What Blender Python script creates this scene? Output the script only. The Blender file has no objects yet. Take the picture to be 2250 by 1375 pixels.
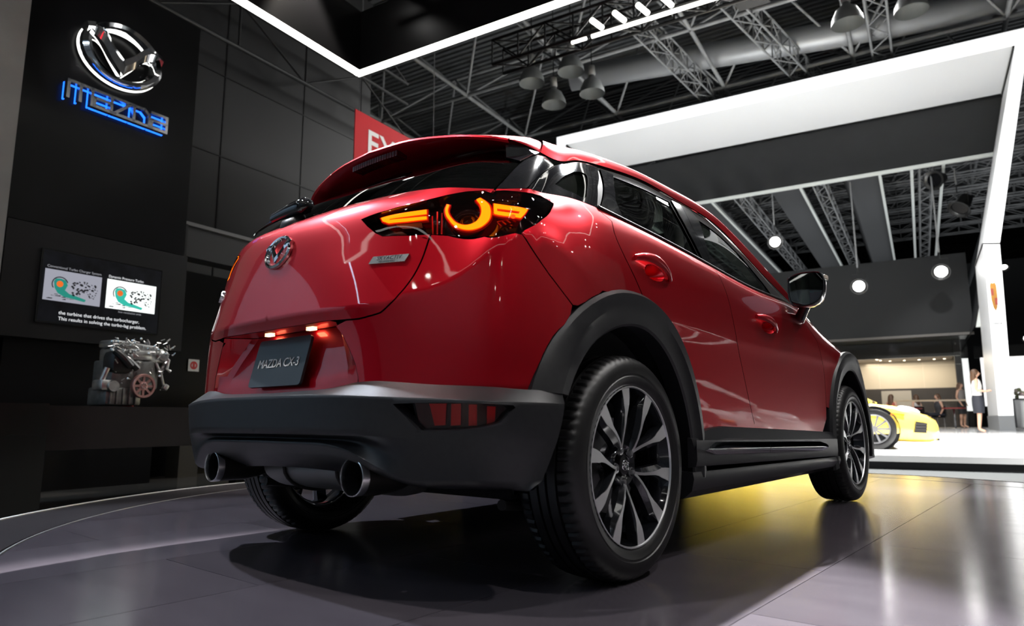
import bpy, bmesh, math, random
import numpy as np
from mathutils import Vector, Matrix
from mathutils.geometry import delaunay_2d_cdt
random.seed(7)
scene=bpy.context.scene
col=scene.collection
# ---------------------------------------------------------------- camera, world, lights, exposure
CAM=(1.9142,-1.8432,.4720); PITCH,ROLL,YAW=math.radians(8.9987),math.radians(-.2504),math.radians(39.8136)
cd=bpy.data.cameras.new('camera'); cam=bpy.data.objects.new('camera',cd); col.objects.link(cam)
cd.sensor_width=36; cd.lens=23.865; cd.clip_end=300; cd.clip_start=.05
cd.dof.use_dof=True; cd.dof.focus_distance=2.75; cd.dof.aperture_fstop=3.2
def cam_axes():
    cy,sy,cp,sp=math.cos(YAW),math.sin(YAW),math.cos(PITCH),math.sin(PITCH)
    f=Vector((-sy*cp,cy*cp,sp)); r=Vector((cy,sy,0)); u=r.cross(f)
    cr,sr=math.cos(ROLL),math.sin(ROLL)
    return r*cr+u*sr, -r*sr+u*cr, f
_r,_u,_f=cam_axes()
cam.matrix_world=Matrix(((_r.x,_u.x,-_f.x,CAM[0]),(_r.y,_u.y,-_f.y,CAM[1]),(_r.z,_u.z,-_f.z,CAM[2]),(0,0,0,1)))
scene.camera=cam
w=bpy.data.worlds.new('hall_air'); scene.world=w; w.use_nodes=True
w.node_tree.nodes['Background'].inputs[0].default_value=(.80,.86,1,1); w.node_tree.nodes['Background'].inputs[1].default_value=.006
vs=scene.view_settings; vs.view_transform='Standard'; vs.look='None'; vs.gamma=1; vs.use_curve_mapping=False; vs.exposure=0.0
# the exhibition stands share axes turned 9 degrees from the car: a = away along the left wall, b = across, measured from the photographer
TH=math.radians(9); E1=Vector((-math.sin(TH),math.cos(TH),0)); E2=Vector((math.cos(TH),math.sin(TH),0))
def AB(a,b,z): return Vector((CAM[0],CAM[1],0))+E1*a+E2*b+Vector((0,0,z))
def spot(name,pos,target,watt,colr=(1,1,1),angle=60,blend=.3,radius=.08):
    l=bpy.data.lights.new(name,'SPOT'); l.energy=watt; l.color=colr; l.spot_size=math.radians(angle); l.spot_blend=blend; l.shadow_soft_size=radius
    o=bpy.data.objects.new(name,l); col.objects.link(o); o.location=pos
    o.rotation_euler=(Vector(target)-Vector(pos)).to_track_quat('-Z','Y').to_euler(); return o
def area(name,pos,target,watt,sx,sy,colr=(1,1,1)):
    l=bpy.data.lights.new(name,'AREA'); l.shape='RECTANGLE'; l.size=sx; l.size_y=sy; l.energy=watt; l.color=colr
    o=bpy.data.objects.new(name,l); col.objects.link(o); o.location=pos
    o.rotation_euler=(Vector(target)-Vector(pos)).to_track_quat('-Z','Y').to_euler(); return o
# truss spotlights over the turntable: (position, target, watts, colour, cone)
CAR_SPOTS=[((-1.05,4.1,6.3),(.6,-.75,0),24000,(1,.99,.98),23),
           ((-.7,4.3,6.3),(1.6,.8,0),5000,(.92,.96,1),50),
           ((3.6,4.0,6.3),(.4,.8,.6),800,(1,.97,.95),50),
           ((4.6,-1.2,6.4),(.4,.5,.6),480,(1,.97,.95),40),
           ((-4.2,-1.5,6.2),(-.2,-.5,.5),2500,(.82,.89,1),42),
           ((-1.0,-2.6,6.4),(.3,-.4,.9),900,(1,.96,.93),24),
           ((-4.6,2.2,6.2),(-4.6,3.0,-.2),1500,(1,.92,.82),60)]
# added fills on the unseen walls, brightening what the car mirrors
area('wall_fill',AB(6,9.5,9.5),AB(6,14.0,4.0),260,16,1.2,(1,.98,.95))
area('wall_fill',AB(-8,-1,9.5),AB(-13,-1,2.0),900,12,1.2,(.62,.78,1))
area('wall_fill',AB(-4,-6.2,5.5),AB(-4,-9.4,1.2),300,8,.8,(.50,.76,1))  # added blue fill on the unseen left wall panel
for i,(p,t,wt,c,an) in enumerate(CAR_SPOTS): spot('booth_spot',p,t,wt,c,an)
# the neighbouring stand's own rig, then added fills on its portal frame
spot('neighbour_spot',AB(16.5,-1.5,9.0),AB(14.6,-.6,0),22000,(1,.98,.94),60,.4,.15)
spot('neighbour_spot',AB(11.5,1.5,8.5),AB(15.0,-.5,0),20000,(1,.98,.94),70,.4,.15)
area('neighbour_flood',AB(19.0,-3.0,10.2),AB(18.5,-3.0,0),1500,6,4,(1,.99,.97))
for c_ in (-8,-2): spot('frame_fill',AB(20.5,c_,1.2),AB(25.5,c_,12),1500,(.97,.99,1),95,.6,.12)  # added uplights without fixtures, whitening the portal soffit
spot('frame_fill',AB(17.5,1.0,7.5),AB(24.5,2.2,3.5),2600,(1,1,1),50,.4,.2)  # added fill for the portal leg
# ---------------------------------------------------------------- helpers
MATS={}
def mat(name,c=(.5,.5,.5),rough=.5,metal=0.0,coat=0.0,spec=.5,emit=None,es=0.0,coat_rough=.03,alpha=None):
    if name in MATS: return MATS[name]
    m=bpy.data.materials.new(name); m.use_nodes=True; b=m.node_tree.nodes['Principled BSDF']
    b.inputs['Base Color'].default_value=(*c,1); b.inputs['Roughness'].default_value=rough; b.inputs['Metallic'].default_value=metal
    b.inputs['Coat Weight'].default_value=coat; b.inputs['Coat Roughness'].default_value=coat_rough; b.inputs['Specular IOR Level'].default_value=spec
    if emit: b.inputs['Emission Color'].default_value=(*emit,1); b.inputs['Emission Strength'].default_value=es
    MATS[name]=m; return m
def noise_mat(name,c1,c2,scale=4.0,rough=.5,detail=4,spec=.5,metal=0.0,bump=0.0,r2=None,stretch=(1,1,1),coat=0.0):
    """two-tone procedural surface with fine relief"""
    if name in MATS: return MATS[name]
    m=mat(name,c1,rough,metal,coat,spec); nt=m.node_tree; b=nt.nodes['Principled BSDF']
    tc=nt.nodes.new('ShaderNodeTexCoord'); mp=nt.nodes.new('ShaderNodeMapping'); mp.inputs['Scale'].default_value=stretch
    nz=nt.nodes.new('ShaderNodeTexNoise'); nz.inputs['Scale'].default_value=scale; nz.inputs['Detail'].default_value=detail
    rp=nt.nodes.new('ShaderNodeValToRGB'); rp.color_ramp.elements[0].color=(*c1,1); rp.color_ramp.elements[1].color=(*c2,1)
    rp.color_ramp.elements[0].position=.3; rp.color_ramp.elements[1].position=.7
    nt.links.new(tc.outputs['Object'],mp.inputs[0]); nt.links.new(mp.outputs[0],nz.inputs[0]); nt.links.new(nz.outputs['Fac'],rp.inputs[0]); nt.links.new(rp.outputs[0],b.inputs['Base Color'])
    if r2 is not None:
        mr=nt.nodes.new('ShaderNodeMapRange'); mr.inputs[3].default_value=rough; mr.inputs[4].default_value=r2
        nt.links.new(nz.outputs['Fac'],mr.inputs[0]); nt.links.new(mr.outputs[0],b.inputs['Roughness'])
    if bump:
        bp=nt.nodes.new('ShaderNodeBump'); bp.inputs['Strength'].default_value=bump; bp.inputs['Distance'].default_value=.002
        n2=nt.nodes.new('ShaderNodeTexNoise'); n2.inputs['Scale'].default_value=scale*40; nt.links.new(mp.outputs[0],n2.inputs[0])
        nt.links.new(n2.outputs['Fac'],bp.inputs['Height']); nt.links.new(bp.outputs[0],b.inputs['Normal'])
    return m
def glass_mat(name,tint,refl=.06,rough=.0):
    """thin pane: tinted see-through plus mirror reflection by fresnel"""
    if name in MATS: return MATS[name]
    m=bpy.data.materials.new(name); m.use_nodes=True; nt=m.node_tree; nt.nodes.clear()
    o=nt.nodes.new('ShaderNodeOutputMaterial'); mx=nt.nodes.new('ShaderNodeMixShader'); t=nt.nodes.new('ShaderNodeBsdfTransparent'); g=nt.nodes.new('ShaderNodeBsdfGlossy'); fr=nt.nodes.new('ShaderNodeFresnel')
    t.inputs[0].default_value=(*tint,1); g.inputs['Roughness'].default_value=rough; fr.inputs['IOR'].default_value=1.52
    nt.links.new(fr.outputs[0],mx.inputs[0]); nt.links.new(t.outputs[0],mx.inputs[1]); nt.links.new(g.outputs[0],mx.inputs[2]); nt.links.new(mx.outputs[0],o.inputs[0])
    MATS[name]=m; return m
def obj(name,verts,faces,m,parent=None,smooth=False,normals=None,mats=None,midx=None):
    me=bpy.data.meshes.new(name); me.from_pydata([tuple(map(float,v)) for v in verts],[],[tuple(int(i) for i in f) for f in faces]); me.update()
    for mm in (mats or [m]): me.materials.append(mm)
    if midx is not None: me.polygons.foreach_set('material_index',midx)
    if smooth or normals is not None: me.polygons.foreach_set('use_smooth',[True]*len(me.polygons))
    if normals is not None: me.normals_split_custom_set_from_vertices([tuple(n) for n in normals])
    o=bpy.data.objects.new(name,me); col.objects.link(o)
    if parent is not None: o.parent=parent
    return o
def tag(o,label=None,cat=None,group=None,kind=None):
    if label: o['label']=label
    if cat: o['category']=cat
    if group: o['group']=group
    if kind: o['kind']=kind
    return o
def empty(name,loc=(0,0,0),rz=0.0):
    o=bpy.data.objects.new(name,None); col.objects.link(o); o.location=loc; o.rotation_euler=(0,0,rz); o.empty_display_size=.1; return o
class MB:
    """collects shapes into one mesh"""
    def __init__(s): s.v=[]; s.f=[]
    def add(s,v,f):
        n=len(s.v); s.v+=[tuple(p) for p in v]; s.f+=[tuple(i+n for i in q) for q in f]; return s
    def box(s,c,d,M=None,bev=0.0):
        x,y,z=[k/2 for k in d]; b=min(bev,x*.9,y*.9,z*.9)
        if b<=0:
            v=[Vector((sx*x,sy*y,sz*z)) for sx in(-1,1) for sy in(-1,1) for sz in(-1,1)]
            f=[(0,1,3,2),(4,6,7,5),(0,4,5,1),(2,3,7,6),(0,2,6,4),(1,5,7,3)]
        else:
            bm=bmesh.new(); bmesh.ops.create_cube(bm,size=1)
            for q in bm.verts: q.co=Vector((q.co.x*2*x,q.co.y*2*y,q.co.z*2*z))
            bmesh.ops.bevel(bm,geom=bm.edges[:],offset=b,segments=2,affect='EDGES',profile=.5)
            bm.verts.ensure_lookup_table(); v=[q.co.copy() for q in bm.verts]; f=[[q.index for q in fc.verts] for fc in bm.faces]; bm.free()
        if M is not None: v=[M@q for q in v]
        c=Vector(c); return s.add([q+c for q in v],f)
    def tube(s,pts,r,seg=8,caps=True,closed=False):
        pts=[Vector(p) for p in pts]; n=len(pts); rr=r if hasattr(r,'__len__') else [r]*n
        rings=[]; prev=None
        for i,p in enumerate(pts):
            a=pts[(i-1)%n] if (closed or i>0) else p; b=pts[(i+1)%n] if (closed or i<n-1) else p
            t=(b-a).normalized()
            if prev is None:
                up=Vector((0,0,1)) if abs(t.z)<.9 else Vector((1,0,0)); x=t.cross(up).normalized()
            else:
                x=prev-t*prev.dot(t); x=x.normalized() if x.length>1e-6 else t.orthogonal().normalized()
            prev=x; y=t.cross(x)
            rings.append([p+(x*math.cos(k*2*math.pi/seg)+y*math.sin(k*2*math.pi/seg))*rr[i] for k in range(seg)])
        v=[q for rg in rings for q in rg]; f=[]
        m=n if closed else n-1
        for i in range(m):
            j=(i+1)%n
            for k in range(seg): f.append((i*seg+k,i*seg+(k+1)%seg,j*seg+(k+1)%seg,j*seg+k))
        if caps and not closed: f+= [tuple(range(seg))[::-1],tuple((n-1)*seg+k for k in range(seg))]
        return s.add(v,f)
    def lathe(s,prof,M=None,seg=48,a0=0.0,a1=2*math.pi):
        """profile (radius, height) turned about z"""
        full=abs(a1-a0-2*math.pi)<1e-6; n=seg if full else seg+1; v=[]; f=[]
        for i in range(n):
            a=a0+(a1-a0)*i/seg
            for r,h in prof: v.append(Vector((r*math.cos(a),r*math.sin(a),h)))
        k=len(prof)
        for i in range(seg):
            j=(i+1)%n
            for q in range(k-1): f.append((i*k+q,j*k+q,j*k+q+1,i*k+q+1))
        if M is not None: v=[M@q for q in v]
        return s.add(v,f)
    def prism(s,poly,M,h0,h1):
        """flat polygon (x,y) extruded from h0 to h1 along local z, placed with M"""
        n=len(poly); v=[M@Vector((x,y,h0)) for x,y in poly]+[M@Vector((x,y,h1)) for x,y in poly]
        f=[tuple(range(n))[::-1],tuple(range(n,2*n))]+[(i,(i+1)%n,n+(i+1)%n,n+i) for i in range(n)]
        return s.add(v,f)
    def loft(s,secs,closed=True,caps=True):
        k=len(secs[0]); v=[p for q in secs for p in q]; f=[]
        for i in range(len(secs)-1):
            for j in range(k if closed else k-1):
                f.append((i*k+j,i*k+(j+1)%k,(i+1)*k+(j+1)%k,(i+1)*k+j))
        if caps and closed: f+=[tuple(range(k))[::-1],tuple((len(secs)-1)*k+j for j in range(k))]
        return s.add(v,f)
    def sphere(s,c,r,M=None,seg=12,rings=8):
        rr=r if hasattr(r,'__len__') else (r,r,r); v=[];f=[]; c=Vector(c)
        for i in range(rings+1):
            p=math.pi*i/rings
            for j in range(seg):
                t=2*math.pi*j/seg; q=Vector((rr[0]*math.sin(p)*math.cos(t),rr[1]*math.sin(p)*math.sin(t),rr[2]*math.cos(p)))
                v.append((M@q if M is not None else q)+c)
        for i in range(rings):
            for j in range(seg): f.append((i*seg+j,(i+1)*seg+j,(i+1)*seg+(j+1)%seg,i*seg+(j+1)%seg))
        return s.add(v,f)
    def build(s,name,m,parent=None,smooth=False,sharp=None):
        o=obj(name,s.v,s.f,m,parent,smooth)
        if smooth and sharp is not None:
            bm=bmesh.new(); bm.from_mesh(o.data); bmesh.ops.recalc_face_normals(bm,faces=bm.faces[:])
            for e in bm.edges:
                if len(e.link_faces)==2 and e.calc_face_angle(0)>math.radians(sharp): e.smooth=False
            bm.to_mesh(o.data); bm.free()
        return o
def frame(o,x,y,z):
    """matrix with the given origin and axes"""
    o,x,y,z=map(Vector,(o,x,y,z)); return Matrix(((x.x,y.x,z.x,o.x),(x.y,y.y,z.y,o.y),(x.z,y.z,z.z,o.z),(0,0,0,1)))
def text_mesh(name,body,M,size,m,parent=None,depth=.0,align='CENTER',spacing=1.0,shear=0.0,offset=0.0):
    cu=bpy.data.curves.new(name,'FONT'); cu.body=body; cu.size=size; cu.align_x=align; cu.align_y='CENTER'; cu.extrude=depth; cu.space_character=spacing; cu.shear=shear; cu.resolution_u=3; cu.offset=offset
    t=bpy.data.objects.new(name,cu); col.objects.link(t); bpy.context.view_layer.update()
    dg=bpy.context.evaluated_depsgraph_get(); me=bpy.data.meshes.new_from_object(t.evaluated_get(dg)); bpy.data.objects.remove(t); bpy.data.curves.remove(cu)
    me.transform(M); me.materials.clear(); me.materials.append(m); me.name=name
    o=bpy.data.objects.new(name,me); col.objects.link(o)
    if parent is not None: o.parent=parent
    return o
# ---------------------------------------------------------------- materials
M_PAINT=mat('red metallic paint',(.56,.0008,.012),.36,.78,1.0,.3)
M_PLASTIC=noise_mat('matte black cladding plastic',(.012,.012,.014),(.016,.016,.018),60,.34,2,.45,0,.15)
M_GLOSSBLK=mat('gloss black trim',(.006,.006,.007),.06,0,.6,.5)
M_DARK=mat('dark inner structure',(.004,.004,.005),.8,0,0,.2)
M_CHROME=mat('polished chrome',(.82,.83,.85),.06,1)
M_RUBBER=noise_mat('tyre rubber',(.004,.004,.0045),(.0075,.007,.0075),30,.36,3,.5,0,.2)
M_ALLOY=mat('machined alloy face',(.80,.80,.82),.34,1)
M_GUN=mat('gunmetal gloss paint',(.02,.021,.025),.12,.6,1.0)
M_STEEL=mat('dull steel',(.30,.30,.31),.38,1)
M_IRON=mat('dark iron underbody',(.03,.028,.027),.6,.5)
M_PRIV=glass_mat('privacy tinted glass',(.05,.045,.045))
M_WIN=glass_mat('green tinted side glass',(.50,.56,.52))
M_LENS=glass_mat('smoked lamp lens',(.55,.42,.42))
M_GUIDE=mat('glowing tail lamp light guide',(.3,.02,0),.4,emit=(1,.20,.002),es=6.0)
M_REDLENS=mat('red reflector plastic',(.95,.006,.008),.3,0,.3,.5)
M_REDDARK=mat('dark red lamp trim',(.07,.002,.003),.2,0,1.0)
M_MIRROR=mat('mirror glass',(.75,.77,.78),.01,1)
M_WHITE=mat('white lacquered panel',(.82,.83,.84),.45)
M_WARM=mat('warm number plate lamp',(1,.7,.4),.5,emit=(1,.55,.25),es=7)
# panel outlines on the surface grids, as (column, row) positions
OUTL={
 'shut':[(0.094,1.967),(0.817,1.973),(1.394,1.99),(1.782,1.978),(2.11,1.989),(2.356,2.123),(2.473,2.298),(2.682,3.017),(2.809,3.377),(2.916,3.821),(2.984,4.299),(3.023,4.731),(3.055,5.278)],
 'lamp_top':[(1.735,5.856),(2.153,6.204),(2.535,6.718),(2.849,7.192),(3.085,7.462),(3.41,7.685),(3.769,7.797),(4.251,7.776),(5.016,7.538),(5.902,7.493),(6.374,7.377)],
 'lamp_bot':[(6.374,7.377),(6.122,6.385),(5.805,5.244),(5.599,4.031),(5.368,2.98),(4.94,3.782),(4.347,4.664),(3.41,5.247),(3.089,5.303),(2.685,5.257),(2.192,5.199),(2.034,5.323),(1.873,5.573)],
 'lamp_ring':[(3.549,6.393)],
 'bump_qtr':[(5.398,2.978),(5.714,2.66),(6.181,2.291),(6.52,2.061),(6.698,1.957)],
 'qtr_door':[(7.664,7.295),(7.688,6.884),(7.626,6.065),(7.671,5.424),(7.806,4.721),(7.967,4.082),(8.087,3.624),(8.156,3.287)],
 'door_door':[(9.844,7.152),(9.935,4.956),(10.245,3.211),(10.551,1.297),(10.518,1.04),(10.4,0.284)],
 'door_fender':[(11.901,5.43),(12.219,4.352),(12.392,2.414),(12.485,1.277),(12.48,0.485)],
 'door_bot':[(9.237,0.238),(9.557,0.391),(9.739,0.405),(10.39,0.284),(11.055,0.142),(12.318,0.0)],
 'bump_bot':[(0.027,0.97),(1.37,1.008),(1.965,1.082),(2.668,1.077),(3.455,1.038),(4.592,0.993),(5.634,0.957)],
 'recess':[(1.567,1.894),(1.691,1.743),(1.819,1.538),(1.941,1.32),(1.996,1.14)],
 'badge':[(2.089,4.242),(2.098,4.431),(2.73,4.678),(2.727,4.401)],
 'emblem':[(0.072,5.28)],
 'handle_r':[(7.894,5.176),(8.105,5.179),(8.405,5.092),(8.608,4.693),(8.55,4.452),(8.318,4.406),(8.106,4.596),(7.942,4.928)],
 'handle_f':[(10.499,4.644),(10.696,4.671),(10.915,4.431),(11.001,4.119),(10.9,3.775),(10.732,3.971),(10.574,4.326)],
 'tg_glass_edge':[(3.873,0.019),(4.054,0.762),(4.313,1.688)],
 'dpil_q':[(5.061,0.0),(5.287,0.565),(5.584,1.304),(5.948,2.364)],
 'qglass_top':[(5.948,2.364),(6.269,3.0),(6.986,3.0),(7.494,2.936),(8.055,3.0)],
 'qglass_front':[(8.055,3.0),(7.651,1.266),(7.593,0.0)],
 'q_clear':[(6.397,0.765),(6.635,1.471),(7.07,1.885),(7.295,1.889),(7.373,1.67),(7.341,0.817),(7.318,0.262),(7.071,0.39),(6.765,0.521)],
 'rd_panel':[(8.038,2.732),(8.339,2.651),(8.167,1.781),(8.069,0.938),(8.107,0.455),(8.149,0.009),(7.91,0.0),(7.631,0.0)],
 'rd_glass':[(8.348,2.603),(8.881,2.52),(9.301,2.547),(9.701,2.652),(9.645,1.877),(9.653,1.141),(9.71,0.469),(9.759,0.0),(9.286,0.0),(8.748,0.0),(8.165,0.009),(8.126,0.48),(8.09,0.965),(8.191,1.808)],
 'bpil':[(9.761,2.732),(10.262,2.835),(10.322,2.398),(10.081,1.176),(10.042,0.599),(10.26,0.35),(10.289,0.0),(10.025,0.0),(9.789,0.0),(9.738,0.497),(9.683,1.172),(9.68,1.917)],
 'bpil_split':[(10.048,2.828),(9.9,1.591),(9.945,0.764),(10.008,0.02)],
 'fd_glass':[(10.391,2.491),(10.873,2.306),(11.395,1.868),(11.702,0.824),(11.801,0.074),(11.87,0.0),(11.534,0.0),(10.837,0.0),(10.317,0.0),(10.286,0.377),(10.068,0.628),(10.109,1.206)],
 'fog_out':[(4.979,1.344),(5.384,1.274),(5.89,1.215),(6.628,1.185),(7.705,1.205),(7.619,1.657),(7.489,2.042),(7.316,2.285),(6.802,2.508),(6.114,2.606),(5.576,2.632),(5.467,2.591),(5.226,1.965)],
 'fog_red':[(5.382,1.343),(5.889,1.263),(6.626,1.224),(7.64,1.265),(7.542,1.741),(7.421,2.047),(7.286,2.287),(6.805,2.454),(6.117,2.541),(5.623,2.567),(5.47,2.505)],
 'bar_l':[(2.817,6.605),(2.419,6.24),(2.16,6.024),(2.02,5.925),(2.066,5.805),(2.2,5.723),(2.536,5.825),(2.88,5.99),(2.866,6.14),(2.521,5.946),(2.205,5.843),(2.182,5.875),(2.205,5.904),(2.507,6.06),(2.848,6.33)],
 'bar_r':[(4.12,6.921),(4.796,6.544),(5.464,6.2),(5.393,5.799),(5.305,5.452),(4.848,5.79),(4.278,6.181)],
 'ring_o':[(3.716,7.468),(3.913,7.079),(4.104,6.483),(4.176,5.907),(4.048,5.599),(3.831,5.495),(3.585,5.602),(3.392,5.819),(3.238,6.205),(3.158,6.657),(3.137,7.024)],
 'ring_i':[(3.665,7.336),(3.787,6.978),(3.88,6.523),(3.905,6.102),(3.851,5.831),(3.702,5.721),(3.538,5.788),(3.397,5.961),(3.28,6.294),(3.21,6.657),(3.187,6.993)],
 'rev':[(2.304,5.701),(2.787,5.913),(2.845,5.624),(2.486,5.546)],
 'arch_r':[(5.721,0.892),(5.917,1.452),(6.128,1.765),(6.479,1.96),(7.005,2.518),(7.375,3.348),(7.825,3.642),(8.21,3.454),(8.587,2.552),(8.945,1.501),(9.114,0.974),(9.21,0.333)],
 'bar_r_slot':[(4.301,6.55),(4.817,6.255),(5.239,5.995),(5.207,5.795),(4.807,6.018),(4.35,6.313)],
 'arch_f':[(12.584,0.0),(12.559,0.0),(12.629,0.822),(12.786,1.466),(13.02,2.504),(13.381,3.893),(13.783,4.402),(14.186,4.012),(14.563,2.077),(14.856,1.439),(15.062,0.822),(15.171,0.0),(15.133,0.0)],
}
# ---------------------------------------------------------------- smooth surface grids
def spline_matrix(k):
    n=len(k); A=np.zeros((n,n)); B=np.zeros((n,n)); h=np.diff(k)
    A[0,0]=A[-1,-1]=1
    for i in range(1,n-1):
        A[i,i-1]=h[i-1]; A[i,i]=2*(h[i-1]+h[i]); A[i,i+1]=h[i]
        B[i,i-1]=6/h[i-1]; B[i,i]=-6/h[i-1]-6/h[i]; B[i,i+1]=6/h[i]
    return np.linalg.solve(A,B)
def cardinal(t,knots,creases=()):
    """weights (len(t) x len(knots)) of a cubic spline through knots; t in index units"""
    t=np.atleast_1d(np.asarray(t,float)); n=len(knots); W=np.zeros((len(t),n))
    cuts=[0]+sorted(creases)+[n-1]
    for a,b in zip(cuts[:-1],cuts[1:]):
        if b-a<1: continue
        k=np.asarray(knots[a:b+1],float); M=spline_matrix(k) if b-a>1 else np.zeros((2,2))
        m=((t>=a)|(a==0))&((t<b)|(b==n-1))
        tt=t[m]; i=np.clip(np.floor(tt).astype(int)-a,0,b-a-1); h=k[i+1]-k[i]; s=tt-a-i
        w=np.zeros((len(tt),b-a+1)); r=np.arange(len(tt))
        w[r,i]+=1-s; w[r,i+1]+=s
        A=1-s; c1=(A**3-A)*h*h/6; c2=(s**3-s)*h*h/6
        sc=np.where((s<0)|(s>1),0,1)
        w+=(c1*sc)[:,None]*M[i]+(c2*sc)[:,None]*M[i+1]
        W[np.where(m)[0][:,None],np.arange(a,b+1)[None,:]]=w
    return W
class Grid:
    sg=1.0
    def __init__(s,P,vcrease=(),ucrease=()):
        s.P=np.asarray(P,float); s.nv,s.nu=s.P.shape[:2]; s.vc=vcrease; s.uc=ucrease
        du=np.linalg.norm(np.diff(s.P,axis=1),axis=2).mean(0); dv=np.linalg.norm(np.diff(s.P,axis=0),axis=2).mean(1)
        s.ku=np.r_[0,np.cumsum(du+1e-4)]; s.kv=np.r_[0,np.cumsum(dv+1e-4)]
    def __call__(s,u,v):
        wu=cardinal(u,s.ku,s.uc); wv=cardinal(v,s.kv,s.vc)
        return np.einsum('ni,nj,ijk->nk',wv,wu,s.P)
    def normal(s,u,v,e=0.01):
        u=np.atleast_1d(u).astype(float); v=np.atleast_1d(v).astype(float)
        a=s(np.minimum(u+e,s.nu-1),v)-s(np.maximum(u-e,0),v); b=s(u,np.minimum(v+e,s.nv-1))-s(u,np.maximum(v-e,0))
        n=np.cross(a,b)*s.sg; return n/(np.linalg.norm(n,axis=1)[:,None]+1e-12)
# columns: rear centre -> corner -> side -> nose (right half, x>0); rows: bottom -> belt
def rear_y(x,y0,d,x1,n): return y0+d*(np.asarray(x)/x1)**n
XC=[0,.20,.40,.56,.68,.755]
YS=[-.22,.05,.40,.80,1.30,1.85,2.30,2.65,3.0]
# the corner under the lamp: the tailgate crease sweeps up to the outer end of the lamp
CORNER={3:[(.56,y,z) for z,y in zip((.40,.56,.76,.805,.88,.96,1.04,1.09,1.146),(-.643,-.640,-.634,-.631,-.610,-.590,-.566,-.541,-.499))],
 4:[(.68,y,z) for z,y in zip((.40,.56,.78,.868,.915,.975,1.04,1.09,1.134),(-.572,-.575,-.567,-.556,-.541,-.518,-.487,-.460,-.424))],
 5:[(.755,y,z) for z,y in zip((.40,.56,.80,.955,.978,1.01,1.05,1.09,1.127),(-.515,-.516,-.509,-.486,-.478,-.464,-.446,-.424,-.388))],
 6:[(.812,-.41,.40),(.815,-.41,.56),(.825,-.388,.80),(.816,-.368,.985),(.812,-.362,1.0),(.807,-.354,1.02),(.795,-.341,1.06),(.775,-.326,1.10),(.750,-.31,1.137)],
 7:[(x,-.22,z) for z,x in zip((.40,.56,.76,.88,.92,.97,1.04,1.09,1.14),(.842,.846,.857,.860,.858,.852,.836,.814,.778))]}
def body_rows():
    #      z    rear params          c6 (x,y)      side x at YS
    R=[
     (.40,(-.70,.075,.60,3.4),(.812,-.41),[.842,.846,.846,.846,.846,.845,.845,.845,.80]),
     (.56,(-.705,.080,.60,3.4),(.815,-.41),[.846,.850,.850,.850,.850,.850,.852,.850,.80]),
     (.753,(-.722,.085,.56,3.0),(.822,-.39),[.855,.858,.857,.857,.857,.858,.862,.858,.80]),
     (.787,(-.735,.085,.52,3.0),(.825,-.38),[.860,.864,.862,.861,.861,.862,.866,.860,.79]),
     (.88,(-.722,.110,.55,2.6),(.824,-.37),[.860,.866,.865,.864,.863,.864,.862,.848,.76]),
     (.96,(-.708,.136,.60,2.2),(.818,-.36),[.852,.860,.862,.862,.861,.858,.836,.80,.69]),
     (1.04,(-.682,.134,.60,2.3),(.800,-.345),[.832,.840,.845,.847,.847,.842,.79,.73,.60]),
     (1.085,(-.650,.129,.60,2.4),(.780,-.33),[.810,.818,.824,.828,.828,.820,.74,.66,.52]),
     (1.115,(-.605,.125,.60,2.4),(.750,-.31),[.778,.786,.792,.795,.795,.785,.69,.60,.46])]
    # belt height along the columns, rear centre -> nose
    zb=[1.138,1.141,1.146,1.146,1.134,1.127,1.137,1.140,1.138,1.120,1.092,1.066,1.056,1.015,.975,.90]
    nose=[(.62,3.27),(.34,3.42),(0,3.48)]
    G=[]
    for r,(z,rp,c6,xs) in enumerate(R):
        row=[]
        for j in range(16):
            if j<6: x=XC[j]; y=float(rear_y(x,*rp))
            elif j==6: x,y=c6
            else: x,y=xs[j-7],YS[j-7]
            zz=z if z<=.735 else .735+(z-.735)*(zb[j]-.735)/(1.115-.735)
            row.append((x,y,zz))
        for j,P in CORNER.items(): row[j]=P[r]
        s=1-.10*max(0,(r-4))/4
        for (x,y) in nose:
            zz=z if z<=.56 else .56+(z-.56)*(.80-.56)/(1.115-.56)
            row.append((x*s,y-.02*max(0,r-3)**1.3,zz))
        G.append(row)
    return Grid(G,vcrease=(3,))
def glass_rows(B):
    ub=[0,1,2,3,4,5,6,7,8,9,10,11,11.5,12]
    top=[(0,-.215,1.40),(.19,-.21,1.40),(.36,-.19,1.395),(.475,-.165,1.388),(.555,-.14,1.372),(.612,-.135,1.350),(.636,-.07,1.335),
         (.632,.03,1.367),(.632,.18,1.396),(.637,.47,1.424),(.643,.80,1.416),(.66,1.18,1.382),(.70,1.40,1.277),(.775,1.82,1.078)]
    bot=B(np.array(ub,float),np.full(len(ub),B.nv-1.0))
    top=np.array(top); rows=[]
    out=np.array([(0,-1,.6)]*4+[(.4,-.8,.5),(.7,-.6,.4),(.9,-.3,.3)]+[(1,0,.2)]*7,float)
    amp=np.array([.022]*4+[.018,.014,.012,.012,.012,.013,.013,.012,.006,.0])
    for t in (0,.33,.67,1.0):
        rows.append(bot*(1-t)+top*t+out*(amp*4*t*(1-t))[:,None])
    return Grid(rows)
CX=[0,.2,.32,.40,.48,.56,.68,.76]
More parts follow.
